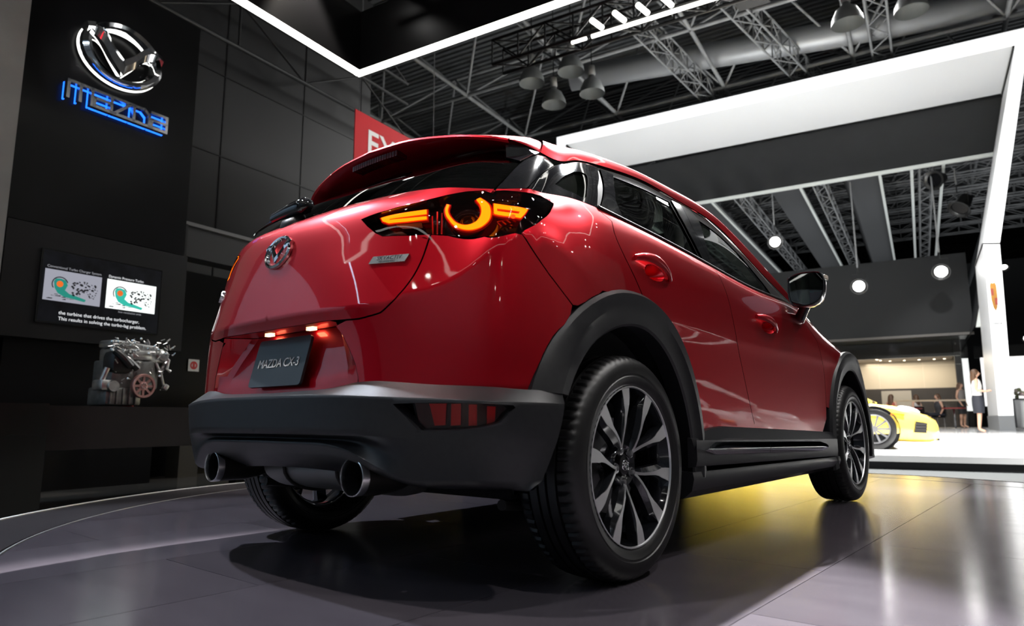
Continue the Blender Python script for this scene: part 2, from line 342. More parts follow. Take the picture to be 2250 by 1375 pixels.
def clad_rows():
    # rear bumper cladding, centre -> wheel arch: heights, plan curve, last three columns
    R=[
     ([.558,.561,.567,.578,.579,.571,.562,.557,.551,.547,.541],(-.703,.080,.60,3.4),[(.812,-.458),(.846,-.40),(.862,-.375)]),
     ([.546,.546,.544,.541,.537,.533,.527,.522,.518,.516,.514],(-.768,.098,.62,3.0),[(.828,-.482),(.857,-.412),(.869,-.375)]),
     ([.49,.49,.489,.488,.485,.482,.480,.478,.474,.472,.470],(-.762,.098,.62,3.0),[(.829,-.486),(.857,-.42),(.869,-.387)]),
     ([.437,.437,.436,.435,.434,.430,.428,.427,.425,.424,.423],(-.756,.098,.62,3.0),[(.827,-.485),(.853,-.43),(.865,-.403)]),
     ([.425,.424,.423,.418,.400,.380,.374,.372,.37,.37,.37],(-.715,.095,.62,3.0),[(.82,-.487),(.846,-.445),(.857,-.425)]),
     ([.416,.415,.412,.398,.362,.330,.327,.325,.324,.323,.322],(-.746,.10,.62,3.0),[(.81,-.492),(.834,-.465),(.845,-.452)]),
     ([.386,.384,.380,.366,.338,.314,.311,.310,.309,.308,.307],(-.712,.095,.62,3.0),[(.80,-.492),(.824,-.472),(.835,-.465)]),
     ([.330,.326,.320,.314,.306,.299,.297,.296,.296,.295,.295],(-.60,.09,.62,3.0),[(.775,-.478),(.80,-.465),(.815,-.460)])]
    G=[]; n=11
    for zz,rp,c in R:
        row=[]
        for j in range(n):
            if j<8: x=CX[j]; y=float(rear_y(x,*rp))
            else: x,y=c[j-8]
            row.append((x,y,zz[j]))
        G.append(row)
    G=np.array(G)
    # towards the corner the groove under the face fades into one smooth skin
    f=np.array([0,0,0,.05,.35,.85,1,1,1,1,1])
    for j in range(n):
        for r in (4,5):
            t=(r-3)/3; G[r,j,:2]=G[r,j,:2]*(1-f[j])+(G[3,j,:2]*(1-t)+G[6,j,:2]*t)*f[j]
    g=Grid(G,vcrease=(1,3,5)); g.sg=-1.0; return g
# ---------------------------------------------------------------- the setting
def area2(p): return .5*np.sum(p[:,0]*np.roll(p[:,1],-1)-np.roll(p[:,0],-1)*p[:,1])
HALL_Z=-.30
def abbox(b,a0,a1,b0,b1,z0,z1):
    """box aligned with the exhibition stands"""
    v=[AB(a,c,z) for a in (a0,a1) for c in (b0,b1) for z in (z0,z1)]
    b.add(v,[(0,1,3,2),(4,6,7,5),(0,4,5,1),(2,3,7,6),(0,2,6,4),(1,5,7,3)]); return b
M_HALLFLOOR=noise_mat('polished dark hall floor',(.085,.078,.070),(.11,.10,.09),.8,.10,3,.5,0,0,.20)
M_RING=noise_mat('stage ring laminate',(.038,.035,.038),(.046,.042,.046),1.2,.14,3,.5,0,0,.22)
def tile_mat():
    m=noise_mat('grey laminate floor tile',(.056,.049,.059),(.068,.060,.071),1.5,.13,5,.5,0,0,.21,(1,6,1)); nt=m.node_tree; b=nt.nodes['Principled BSDF']
    oi=nt.nodes.new('ShaderNodeObjectInfo'); mr=nt.nodes.new('ShaderNodeMapRange'); mr.inputs[3].default_value=.82; mr.inputs[4].default_value=1.12
    mx=nt.nodes.new('ShaderNodeVectorMath'); mx.operation='SCALE'; lk=b.inputs['Base Color'].links[0].from_socket
    nt.links.new(oi.outputs['Random'],mr.inputs[0]); nt.links.new(lk,mx.inputs[0]); nt.links.new(mr.outputs[0],mx.inputs['Scale']); nt.links.new(mx.outputs[0],b.inputs['Base Color']); return m
M_TILE=tile_mat()
b=MB(); b.add([AB(-30,-34,HALL_Z),AB(-30,35,HALL_Z),AB(70,35,HALL_Z),AB(70,-34,HALL_Z)],[(0,1,2,3)]); tag(b.build('floor',M_HALLFLOOR),'glossy dark hall floor between the stands','floor',kind='structure')
TC=Vector((.06,1.58,0)); TR=2.92
b=MB(); b.lathe([(0,-.012),(TR,-.012),(TR,-.03),(TR+.010,-.03),(TR+.010,0),(3.315,0),(3.315,HALL_Z)],Matrix.Translation(TC),160); stage=tag(b.build('floor_stage',M_RING),'round raised stage of grey laminate under the red car','stage',kind='structure')
b=MB(); b.lathe([(3.315,-.002),(3.315,.0025),(3.332,.0025),(3.334,-.03),(3.334,HALL_Z)],Matrix.Translation(TC),160); b.build('edge_trim',mat('pale aluminium edge',(.85,.85,.86),.45,.6),stage)
b=MB(); b.lathe([(TR-.010,-.004),(TR-.009,.001),(TR-.002,.001),(TR+.000,-.004)],Matrix.Translation(TC),160); b.build('turntable_ring',mat('dull aluminium ring',(.40,.40,.41),.4,1),stage)
def clip_circle(poly,c,r,n=120):
    """convex polygon clipped to a disc"""
    out=poly
    for k in range(n):
        a=2*math.pi*k/n; nx,ny=math.cos(a),math.sin(a); d=c[0]*nx+c[1]*ny+r*math.cos(math.pi/n); res=[]
        for i in range(len(out)):
            p,q=out[i],out[(i+1)%len(out)]; dp=p[0]*nx+p[1]*ny-d; dq=q[0]*nx+q[1]*ny-d
            if dp<=0: res.append(p)
            if dp*dq<0: t=dp/(dp-dq); res.append((p[0]+(q[0]-p[0])*t,p[1]+(q[1]-p[1])*t))
        out=res
        if len(out)<3: return []
    return out
tw,tl=.61,1.22; tile_me=None; g_=.0012
for i in range(-6,6):
    for j in range(-4,6):
        x0=.62+i*tw; y0=-.72+j*tl+(tl/2 if i%2 else 0); P=[(x0+g_,y0+g_),(x0+tw-g_,y0+g_),(x0+tw-g_,y0+tl-g_),(x0+g_,y0+tl-g_)]
        far=max(math.hypot(p[0]-TC.x,p[1]-TC.y) for p in P)
        if far<TR-.016:
            if tile_me is None:
                b=MB(); b.prism([(0,0),(tw-2*g_,0),(tw-2*g_,tl-2*g_),(0,tl-2*g_)],Matrix.Identity(4),-.012,0); o=b.build('tile',M_TILE,stage); tile_me=o.data
            else: o=bpy.data.objects.new('tile',tile_me); col.objects.link(o); o.parent=stage
            o.location=(x0+g_,y0+g_,0)
        else:
            q=clip_circle(P,TC,TR-.016)
            if len(q)>2 and abs(area2(np.array(q)))>.004:
                b=MB(); b.prism([(p[0]-x0,p[1]-y0) for p in q],Matrix.Identity(4),-.012,0); o=b.build('tile',M_TILE,stage); o.location=(x0,y0,0)
# --- walls
M_WALL=noise_mat('dark grey stand wall',(.0065,.007,.008),(.0085,.009,.010),.6,.55,4,.4,0,0)
M_BLACKPANEL=noise_mat('black satin panel',(.0028,.0028,.0032),(.004,.004,.0045),2,.30,2,.22)
M_CHARCOAL=noise_mat('charcoal panel',(.0075,.0075,.008),(.0095,.0095,.0105),1,.45,3,.25)
b=MB(); abbox(b,-30,10.2,-9.9,-9.6,HALL_Z,9.5); wl=tag(b.build('wall_left',M_WALL),'tall dark grey wall behind the display','wall',kind='structure')
for z in (2.0,3.4,4.8,6.2,7.6,9.0):                       # shallow panel joints
    b=MB(); abbox(b,-4,10.1,-9.612,-9.59,z,z+.02); b.build('panel_joint',M_CHARCOAL,wl)
for a in (6.7,8.4): b=MB(); abbox(b,a,a+.02,-9.612,-9.59,HALL_Z,12); b.build('panel_joint',M_CHARCOAL,wl)
b=MB(); abbox(b,-9,.6,-9.6,-9.4,HALL_Z,4.6); tag(b.build('wall_left_bounce',mat('added blue grey bounce panel',(.45,.50,.55),.5)),'added blue grey bounce panel left of the photographer','wall',kind='structure')  # unseen panel, added so the bumper mirrors something bluish
b=MB(); abbox(b,10.2,70,-34.3,-34,HALL_Z,16); tag(b.build('wall_far_left',M_CHARCOAL),'dark hall wall far behind the left stand','wall',kind='structure')
b=MB(); abbox(b,70,70.3,-34,35,HALL_Z,16); tag(b.build('wall_back',M_CHARCOAL),'far dark end wall of the hall','wall',kind='structure')
b=MB(); abbox(b,-14,22,14,14.3,HALL_Z,10); tag(b.build('wall_right',noise_mat('pale grey stand wall',(.10,.10,.10),(.13,.13,.13),.5,.6)),'pale grey side wall of the hall','wall',kind='structure')
b=MB(); abbox(b,-14.3,-14,-10,14,HALL_Z,10); tag(b.build('wall_front',MATS['pale grey stand wall']),'pale grey wall behind the photographer','wall',kind='structure')
# --- hall ceiling with its space frame
M_DECK=noise_mat('ribbed steel roof deck',(.07,.074,.078),(.09,.094,.098),2,.6,3,.4)
M_TRUSS=noise_mat('painted grey steel tube',(.15,.155,.16),(.21,.215,.22),3,.5,3,.4)
b=MB(); abbox(b,-30,70,-34,34,15.6,15.8); ceil=tag(b.build('ceiling',M_DECK),'ribbed steel roof deck high above','ceiling',kind='structure')
rib=None
for k in range(150):
    a=6+k*.30
    if rib is None:
        b=MB(); abbox(b,a-.05,a+.05,-26,20,15.5,15.62); rib=b.build('deck_rib',M_DECK,ceil); a_first=a
    else: o=bpy.data.objects.new('deck_rib',rib.data); col.objects.link(o); o.parent=ceil; o.location=E1*(a-a_first)
def truss_run(p,q,h,n,r,name,parent,m=M_TRUSS,w_=None):
    """flat or box truss from p to q: chords, posts and diagonals in one member"""
    p,q=Vector(p),Vector(q); b=MB(); d=(q-p)/n; up=Vector((0,0,h))
    offs=[Vector((0,0,0))] if not w_ else [w_*.5,-w_*.5]
    for o_ in offs:
        b.tube([p+o_,q+o_],r,6); b.tube([p+o_+up,q+o_+up],r,6)
        for i in range(n):
            x0=p+d*i+o_; x1=p+d*(i+1)+o_; b.tube([x0,x1+up] if i%2 else [x0+up,x1],r*.6,5,False)
            b.tube([x0,x0+up],r*.6,5,False)
    if w_:
        for i in range(n):
            for z_ in (Vector((0,0,0)),up): b.tube([p+d*i+offs[0]+z_,p+d*(i+1)+offs[1]+z_] if i%2 else [p+d*i+offs[1]+z_,p+d*(i+1)+offs[0]+z_],r*.6,5,False)
    return b.build(name,m,parent,True)
def frame_line(lower0,lower1,n,step_v,name):
    """space-frame bay: lower chord, upper nodes half a bay over and the inclined struts between"""
    p,q=Vector(lower0),Vector(lower1); b=MB(); d=(q-p)/n; up=Vector((0,0,2.2)); sv=Vector(step_v)*.5
    b.tube([p,q],.075,6)
    for i in range(n):
        m_=p+d*(i+.5)
        for s in (1,-1):
            b.tube([p+d*i,m_+up+sv*s],.05,5,False); b.tube([p+d*(i+1),m_+up+sv*s],.05,5,False)
        if i: b.tube([p+d*(i-.5)+up+sv,m_+up+sv],.06,5,False)
    return b.build(name,M_TRUSS,ceil,True)
for k in range(9):
    a=11+k*4.4; frame_line(AB(a,-26.5,12.6),AB(a,16,12.6),10,E1*4.4,'space_frame')
for k in range(11):
    c=-26.5+k*4.25; b=MB(); b.tube([AB(8,c,12.6),AB(50,c,12.6)],.075,6); b.build('lower_chord',M_TRUSS,ceil,True)
b=MB(); b.tube([AB(21.9,-10.4,13.3),AB(23.8,-1.5,13.3),AB(25.4,8,13.3)],.45,20); b.build('air_duct',mat('galvanised duct',(.30,.31,.32),.45,.4),ceil,True)
for k,(z,nm) in enumerate(((6.62,'low'),(7.9,'high'))): tag(truss_run(AB(-2,-9.25,z),AB(11,-9.25,z),.8,9,.035,'wall_truss',None,M_WALL,None),'dark %s truss running along the grey wall'%nm,'truss')
# --- neighbouring stand: white platform in two steps, carpet aisle
M_PLAT=mat('white high gloss platform',(.80,.81,.82),.16,0,.3)
b=MB(); abbox(b,12.1,17.2,-14,9,-.175,-.08); pl=tag(b.build('floor_platform',M_PLAT),'white glossy platform of the neighbouring stand','platform',kind='structure')
b=MB(); abbox(b,12.2,17.2,-14,9,HALL_Z,-.175); b.build('plinth',mat('dark recessed plinth',(.03,.032,.035),.5),pl)
b=MB(); abbox(b,17.2,34,-14,9,HALL_Z,.12); b.build('raised_platform',M_PLAT,pl)
b=MB(); abbox(b,7.2,12.19,-14,9,HALL_Z,HALL_Z+.008); tag(b.build('floor_aisle',noise_mat('blue grey aisle carpet',(.010,.013,.0145),(.014,.0175,.019),25,.9)),'blue grey carpet strip along the aisle','carpet',kind='structure')
# ---------------------------------------------------------------- the red crossover
def smooth_line(pts,n=4):
    """Catmull-Rom through an open polyline"""
    P=[np.array(p,float) for p in pts]; out=[]
    for i in range(len(P)-1):
        a=P[i-1] if i>0 else 2*P[i]-P[i+1]; b,c=P[i],P[i+1]; d=P[i+2] if i+2<len(P) else 2*c-b
        for k in range(n):
            t=k/n; out.append(tuple(.5*((2*b)+(c-a)*t+(2*a-5*b+4*c-d)*t*t+(3*b-a-3*c+d)*t**3)))
    return out+[tuple(P[-1])]
def to_m(g,uv):
    uv=np.asarray(uv,float); return np.stack([np.interp(uv[:,0],np.arange(g.nu),g.ku),np.interp(uv[:,1],np.arange(g.nv),g.kv)],1)
def to_uv(g,st): return np.stack([np.interp(st[:,0],g.ku,np.arange(g.nu)),np.interp(st[:,1],g.kv,np.arange(g.nv))],1)
def shrink(p,d):
    q=np.roll(p,1,0); r=np.roll(p,-1,0); e1=p-q; e2=r-p
    e1/=np.linalg.norm(e1,axis=1)[:,None]+1e-9; e2/=np.linalg.norm(e2,axis=1)[:,None]+1e-9
    n1=np.stack([-e1[:,1],e1[:,0]],1); n2=np.stack([-e2[:,1],e2[:,0]],1); m=n1+n2
    k=np.clip(1/(.5*np.sum(m*m,1)+1e-3),.5,2.2); return p+m*(d*k)[:,None]*.999
def shrink_on(g,p,d):
    """inset by d metres measured on the surface"""
    q=shrink(p,d)-p; uv=to_uv(g,p); e=.02
    du=np.linalg.norm(g(np.minimum(uv[:,0]+e,g.nu-1),uv[:,1])-g(np.maximum(uv[:,0]-e,0),uv[:,1]),axis=1); dv=np.linalg.norm(g(uv[:,0],np.minimum(uv[:,1]+e,g.nv-1))-g(uv[:,0],np.maximum(uv[:,1]-e,0)),axis=1)
    ms=np.interp(np.minimum(uv[:,0]+e,g.nu-1),np.arange(g.nu),g.ku)-np.interp(np.maximum(uv[:,0]-e,0),np.arange(g.nu),g.ku); mt=np.interp(np.minimum(uv[:,1]+e,g.nv-1),np.arange(g.nv),g.kv)-np.interp(np.maximum(uv[:,1]-e,0),np.arange(g.nv),g.kv)
    return p+q/np.clip(np.stack([du/(ms+1e-9),dv/(mt+1e-9)],1),.3,4)
def resample(p,step):
    out=[]
    for i in range(len(p)):
        a,b=p[i],p[(i+1)%len(p)]; L=np.linalg.norm(b-a)
        if L<1e-5: continue
        n=max(1,int(math.ceil(L/step)))
        out+= [a+(b-a)*k/n for k in range(n)]
    return np.array(out)
def inside(pt,poly):
    x,y=pt; c=False; n=len(poly); j=n-1
    for i in range(n):
        xi,yi=poly[i]; xj,yj=poly[j]
        if (yi>y)!=(yj>y) and x<(xj-xi)*(y-yi)/(yj-yi)+xi: c=not c
        j=i
    return c
def inside_many(P,poly):
    x,y=P[:,0],P[:,1]; c=np.zeros(len(P),bool); j=len(poly)-1
    for i in range(len(poly)):
        xi,yi=poly[i]; xj,yj=poly[j]
        k=(yi>y)!=(yj>y)
        with np.errstate(divide='ignore',invalid='ignore'): c^=k&(x<(xj-xi)*(y-yi)/(yj-yi+1e-15)+xi)
        j=i
    return c
def surf(g,uv,off=0.0):
    uv=np.asarray(uv,float); P=g(uv[:,0],uv[:,1]); N=g.normal(uv[:,0],uv[:,1],.004); return P+N*np.reshape(off,(-1,1)) if np.ndim(off) else P+N*off, N
PCACHE={}
def panel_data(name,g,poly,off=0.0,gap=.0022,thick=.014,step=.03,holes=(),sym=False):
    """sheet cut out of a body surface, with a turned-in edge; side -1 mirrors it, sym joins both halves"""
    key=(name,id(g),repr(poly)[:200],off)
    if key not in PCACHE:
        pm=to_m(g,poly); keep0=np.asarray(poly)[:,0]<1e-6
        if area2(pm)<0: pm=pm[::-1]; keep0=keep0[::-1]
        q=shrink_on(g,pm,gap)
        if sym: q[keep0,0]=0
        q=resample(q,step*.7); hs=[]
        for h in holes:
            hm=to_m(g,h); hm=hm if area2(hm)>0 else hm[::-1]; hs.append(resample(shrink_on(g,hm,-gap),step*.7))
        lo,hi=q.min(0),q.max(0); gx=np.arange(lo[0]+step*.5,hi[0],step); gy=np.arange(lo[1]+step*.5,hi[1],step)
        GP=np.array([(a,b) for a in gx for b in gy]).reshape(-1,2)
        if len(GP):
            k=inside_many(GP,q)
            for h in hs: k&=~inside_many(GP,h)
            bd=np.concatenate([q]+hs); GP=GP[k]
            if len(GP): GP=GP[np.min(np.linalg.norm(GP[:,None]-bd[None],axis=2),1)>step*.42]
        vs_=[Vector(p) for p in q]; faces=[list(range(len(q)))]; edges=[]; n=len(q)
        for h in hs:
            edges+=[(n+i,n+(i+1)%len(h)) for i in range(len(h))]; vs_+=[Vector(p) for p in h]; n+=len(h)
        vs_+=[Vector(p) for p in GP]
        r=delaunay_2d_cdt(vs_,edges,faces,1,1e-6)
        vv=np.array([tuple(p) for p in r[0]]); ff=[list(f) for f in r[2]]
        if hs:
            cen=np.array([vv[f].mean(0) for f in ff]); k=np.ones(len(ff),bool)
            for h in hs: k&=~inside_many(cen,h)
            ff=[f for f,a in zip(ff,k) if a]
        P,N=surf(g,to_uv(g,vv),off)
        if sym: z=np.abs(vv[:,0])<1e-5; N[z,0]=0; P[z,0]=0
        V=[tuple(p) for p in P]; NN=[tuple(p) for p in N]; F=[]
        for f in ff:
            a,b,c=P[f[0]],P[f[1]],P[f[2]]
            F.append(f if np.dot(np.cross(b-a,c-a),N[f[0]])>0 else f[::-1])
        if thick:
            for loop,inv in [(q,1)]+[(h,-1) for h in hs]:
                lu=to_uv(g,loop); T,LN=surf(g,lu,off); Bt=T-LN*thick; L=len(loop)
                for i in range(L):
                    j=(i+1)%L
                    if sym and loop[i,0]<1e-5 and loop[j,0]<1e-5: continue
                    fn=np.cross(Bt[i]-T[i],T[j]-T[i])*inv; fn/=np.linalg.norm(fn)+1e-12; fn=-fn
                    # outward in the plane of the sheet
                    k=len(V); V+=[tuple(T[i]),tuple(T[j]),tuple(Bt[j]),tuple(Bt[i])]; NN+=[tuple(fn)]*4
                    F.append([k,k+3,k+2,k+1] if inv>0 else [k,k+1,k+2,k+3])
        PCACHE[key]=(V,NN,F)
    return PCACHE[key]
def panel(name,g,poly,m,parent,off=0.0,gap=.0022,thick=.014,step=.03,side=1,holes=(),sym=False):
    V,NN,F=panel_data(name,g,poly,off,gap,thick,step,holes,sym)
    if sym:
        n=len(V); V2=V+[(-x,y,z) for x,y,z in V]; N2=NN+[(-x,y,z) for x,y,z in NN]; F2=F+[[i+n for i in f[::-1]] for f in F]
        return obj(name,V2,F2,m,parent,normals=N2)
    if side<0: return obj(name,[(-x,y,z) for x,y,z in V],[f[::-1] for f in F],m,parent,normals=[(-x,y,z) for x,y,z in NN])
    return obj(name,V,F,m,parent,normals=NN)
BG=body_rows(); GG=glass_rows(BG); CG=clad_rows(); O=OUTL
M_GLOWRED=mat('red glowing lamp surround',(.4,.01,.01),.3,0,.5,emit=(1,.01,.004),es=.55)
car=tag(empty('car',(0,0,0)),'glossy red crossover with glowing tail lamps standing on the turntable','car')
def mir(p,s): return (p[0]*s,p[1],p[2])
def path3(g,uv,off,s=1):
    P,_=surf(g,uv,off); return [Vector((p[0]*s,p[1],p[2])) for p in P]
# --- outlines
shut=[(0,1.97)]+smooth_line(O['shut'][1:],3)
lt=O['lamp_top']; lb=O['lamp_bot']
i_top=[p for p in lt if p[0]<=2.94]; o_top=[p for p in lt if p[0]>=2.92]
lamp_in=lb[9:]                                       # split -> inner tip along the bottom
tg=shut+[lb[8]]+lamp_in+lt[:7]+[(3.95,7.75),(3.95,8),(3,8),(2,8),(1,8),(0,8)]
tg=[p for i,p in enumerate(tg) if i==0 or np.hypot(p[0]-tg[i-1][0],p[1]-tg[i-1][1])>.004]
panel('tailgate',BG,tg,M_PAINT,car,sym=True,gap=.0028,step=.022)
arch=smooth_line(O['arch_r'],3); bq=smooth_line(O['bump_qtr'][:4],3)
rec=O['recess']
ar_lo=[p for p in arch if p[0]<6.52]; ar_hi=[p for p in arch if 6.52<=p[0]<8.17]; ar_dr=[p for p in arch if p[0]>8.17]
sh_b=[p for p in shut if p[0]>1.75]
bump=[rec[0]]+sh_b+lb[4:9][::-1]+bq+ar_lo[::-1]+[(5.6,.7),(4,.7),(2.2,.8),(2.03,.9)]+rec[::-1]
bump=[p for i,p in enumerate(bump) if i==0 or np.hypot(p[0]-bump[i-1][0],p[1]-bump[i-1][1])>.004][:-1]
qd=[(7.56,8),(7.60,7.4)]+smooth_line(O['qtr_door'][1:],2)
qtr=bq[::-1][:-1]+lb[0:5][::-1]+[(6.295,6.991)]+lt[6:10][::-1]+[(3.97,7.6),(3.97,8),(5,8),(6,8),(7,8)]+qd[:-1]+ar_hi[::-1]
qtr=[p for i,p in enumerate(qtr) if i==0 or np.hypot(p[0]-qtr[i-1][0],p[1]-qtr[i-1][1])>.004]
zr=BG(np.full(9,10.2),np.arange(9.0))[:,2]; dd=[(9.84+.60*max(0,(1.08-z)/.62)**1.15,float(np.interp(z,zr,np.arange(9)))) for z in np.linspace(zr[8],.42,18)]; df=[(11.86,8)]+smooth_line(O['door_fender'],2)+[(12.5,.0)]
rd=qd+ar_dr+[(9.25,.12),(9.556,.15),(9.737,.15),(10.389,.1)]+dd[::-1]+[(9,8),(8,8)]
rd=[p for i,p in enumerate(rd) if i==0 or np.hypot(p[0]-rd[i-1][0],p[1]-rd[i-1][1])>.004]
fd=dd[:-1]+[(10.4,.1),(11.05,.02),(12.3,.0)]+df[::-1][1:]+[(11,8)]
afr=O['arch_f'][2:11]
fen=df[:-2]+[afr[0]]+smooth_line(afr,2)[1:]+[(15.25,0),(15.25,2),(15.25,4),(15.25,6),(15.25,8),(14,8),(13,8)]
def cup_poly(cu,cv,ru,rv,rot): 
    return [(cu+ru*math.cos(t)*math.cos(rot)-rv*.0*math.sin(t), cv+rv*math.sin(t)+ru*math.cos(t)*math.sin(rot)*0) for t in np.linspace(0,2*math.pi,21)[:-1]]
cups={'rear':((8.32,4.74),(.19,.31)),'front':((10.83,4.20),(.16,.34))}
for s in (1,-1):
    panel('rear_bumper_corner',BG,bump,M_PAINT,car,side=s,step=.026)
    panel('quarter_panel',BG,qtr,M_PAINT,car,side=s,step=.026)
    for nm,poly,cp,h0,h1 in (('rear_door',rd,'rear',(7.93,5.12),(8.60,4.66)),('front_door',fd,'front',(10.52,4.62),(10.99,4.08))):
        (cu,cv),(ru,rv)=cups[cp]; hole=cup_poly(cu,cv,ru,rv,0)
        d=panel(nm,BG,poly,M_PAINT,car,side=s,step=.03,holes=[hole])
        # finger cup sunk in the door
        rings=[]; K=5; V=[];NN=[];F=[]
        for k in range(K+1):
            rr=max(k/K,.02)*1.03; ring=[(cu+ru*rr*math.cos(t),cv+rv*rr*math.sin(t)) for t in np.linspace(0,2*math.pi,25)[:-1]]
            P,_=surf(BG,ring,-.058*(1-min(1,rr)**2)-.0005); V+=[(p[0]*s,p[1],p[2]) for p in P]
        for k in range(K):
            for j in range(24):
                f=[k*24+j,k*24+(j+1)%24,(k+1)*24+(j+1)%24,(k+1)*24+j]; F.append(f if s>0 else f[::-1])
        obj('handle_cup',V,[f[::-1] for f in F],M_PAINT,d,smooth=True)
        # bar handle bridging the cup
        b=MB(); n=9; secs=[]
        for i in range(n):
            t=i/(n-1); u=h0[0]+(h1[0]-h0[0])*t; v=h0[1]+(h1[1]-h0[1])*t+.16*math.sin(math.pi*t)
            c,nn=surf(BG,[(u,v)],.006+.026*math.sin(math.pi*min(1,t*1.02))**.6); c=c[0]; nn=nn[0]
            w_=.006+.010*math.sin(math.pi*(.12+.80*t)); up=np.array([0,0,1.0])
            secs.append([Vector(((c+up*w_*math.cos(a)+nn*.008*math.sin(a))[0]*s,*(c+up*w_*math.cos(a)+nn*.008*math.sin(a))[1:])) for a in np.linspace(0,2*math.pi,11)[:-1]])
        b.loft(secs); b.build('door_handle',M_PAINT,d,True,50)
    panel('front_fender',BG,fen,M_PAINT,car,side=s,step=.04)
# --- inner shell behind the gaps
def shell():
    U=np.linspace(0,BG.nu-1,91); Vv=np.linspace(0,BG.nv-1,33); uu,vv=np.meshgrid(U,Vv); P,N=surf(BG,np.stack([uu.ravel(),vv.ravel()],1),-.055)
    P[:,0]=np.maximum(P[:,0],0); ok=np.ones(len(P),bool)
    ok&=~((P[:,0]<.44)&(P[:,2]<.80)&(P[:,1]<0))
    for yc in (0,2.575): ok&=~((((P[:,1]-yc)/.45)**2+((P[:,2]-.34)/.49)**2<1)&(P[:,0]>.45))
    F=[]; W=len(U)
    for i in range(len(Vv)-1):
        for j in range(W-1):
            q=[i*W+j,i*W+j+1,(i+1)*W+j+1,(i+1)*W+j]
            if ok[q].all(): F.append(q)
    V=[tuple(p) for p in P]; n=len(V); V+=[(-x,y,z) for x,y,z in V]; F+=[[i+n for i in f[::-1]] for f in F]
    obj('body_shell',V,F,M_DARK,car)
shell()
# --- number plate recess in the bumper
rc=[surf(BG,[p],0)[0][0] for p in rec]
def recess():
    top=[(.30,-.700,.752),(.255,-.628,.752)]
    rows=[]
    for i,p in enumerate(rc):
        t=i/(len(rc)-1); z=p[2] if i else .752
        yb=-.625-.045*t; xb=p[0]-.045-.02*(1-t)
        rows.append([(p[0],p[1]+.001,z),(p[0]-.008,p[1]+.008,z),(xb+.012,yb-.008,z),(xb-.02,yb,z),(xb*.5,yb-.003,z),(0,yb-.004,z)])
    zb=.545; l=rows[-1]; rows.append([(a,b-.004,zb) for a,b,_ in l])
    V=[p for r in rows for p in r]; n=len(V); V+=[(-x,y,z) for x,y,z in V]; F=[]; W=6
    for i in range(len(rows)-1):
        for j in range(W-1):
            q=(i*W+j,i*W+j+1,(i+1)*W+j+1,(i+1)*W+j); F.append(q); F.append(tuple(k+n for k in q[::-1]))
    # roof of the recess, under the tailgate lip
    t0=[(-.30,-.712,.7535),(.30,-.712,.7535),(.255,-.60,.7535),(-.255,-.60,.7535)]; k=len(V); V+=t0; F.append((k+3,k+2,k+1,k))
    b=MB(); b.add(V,F); return b.build('plate_recess',M_PAINT,car,True,16)
recess()
for s in (1,-1):
    b=MB(); b.box((.118*s,-.650,.7505),(.034,.016,.004)); b.build('plate_lamp',M_WARM,car)
# number plate (leaning with the recess), its text
pc=Vector((0,-.681,.655)); up=Vector((0,.0383,.1554)).normalized(); rt=Vector((1,0,0)); nr=rt.cross(up)
PM=frame(pc,rt,up,nr)
def rrect(w,h,r,n=5):
    out=[]
    for cx,cy,a0 in ((w/2-r,h/2-r,0),(-w/2+r,h/2-r,90),(-w/2+r,-h/2+r,180),(w/2-r,-h/2+r,270)):
        for k in range(n): a=math.radians(a0+90*k/(n-1)); out.append((cx+r*math.cos(a),cy+r*math.sin(a)))
    return out
b=MB(); b.prism(rrect(.292,.157,.012),PM,-.006,.003); plate=b.build('number_plate',mat('dark grey plate',(.035,.042,.048),.38,0,.15),car); plate['label']='dark grey display plate with white lettering'
text_mesh('plate_text','MAZDA CX-3',PM@Matrix.Translation((0,-.005,.0045)),.0405,mat('plate lettering',(.85,.85,.86),.5),plate,.0006,shear=.0,spacing=.93)
# --- chrome emblem: oval ring and wing
def emblem_mb(b,M,w,h,d,t=.10):
    n=40; ring=[]
    secs=[]
    for i in range(n):
        a=2*math.pi*i/n; c,s_=math.cos(a),math.sin(a); r=w/2; q=h/2; k=t*w
        kk=k*(.85+.35*abs(c))
        sec=[(r*c,q*s_,-d),(r*c,q*s_,d*.35),((r-kk*.35)*c,(q-kk*.35)*s_,d),((r-kk*.75)*c,(q-kk*.75)*s_,d*.7),((r-kk)*c,(q-kk)*s_,-d)]
        secs.append([M@Vector(p) for p in sec])
    secs.append(secs[0]); b.loft(secs,closed=True,caps=False)
    # wing: two swept arms meeting in a point low in the middle
    for s in (1,-1):
        top=[(-.475,.215),(-.36,.255),(-.24,.205),(-.13,.06),(0,-.06)]; bot=[(-.47,.05),(-.36,.085),(-.26,.03),(-.14,-.12),(0,-.27)]
        top=smooth_line(top,4); bot=smooth_line(bot,4); secs=[]
        for p,q in zip(top,bot):
            mx,my=(p[0]+q[0])/2,(p[1]+q[1])/2
            sec=[(p[0]*w*s,p[1]*w,-d),(p[0]*w*s,p[1]*w,d*.5),(mx*w*s,my*w,d*1.15),(q[0]*w*s,q[1]*w,d*.5),(q[0]*w*s,q[1]*w,-d)]
            secs.append([M@Vector(r) for r in (sec if s>0 else sec[::-1])])
        b.loft(secs)
    return b
eP,eN=surf(BG,[(.0,5.28)],.004); eN=Vector(eN[0]); eN.x=0; eN.normalize(); eX=Vector((1,0,0)); eY=eN.cross(eX)
emblem_mb(MB(),frame((0,eP[0][1],1.003),eX,eY,eN),.142,.114,.006).build('rear_emblem',M_CHROME,car,True,40)
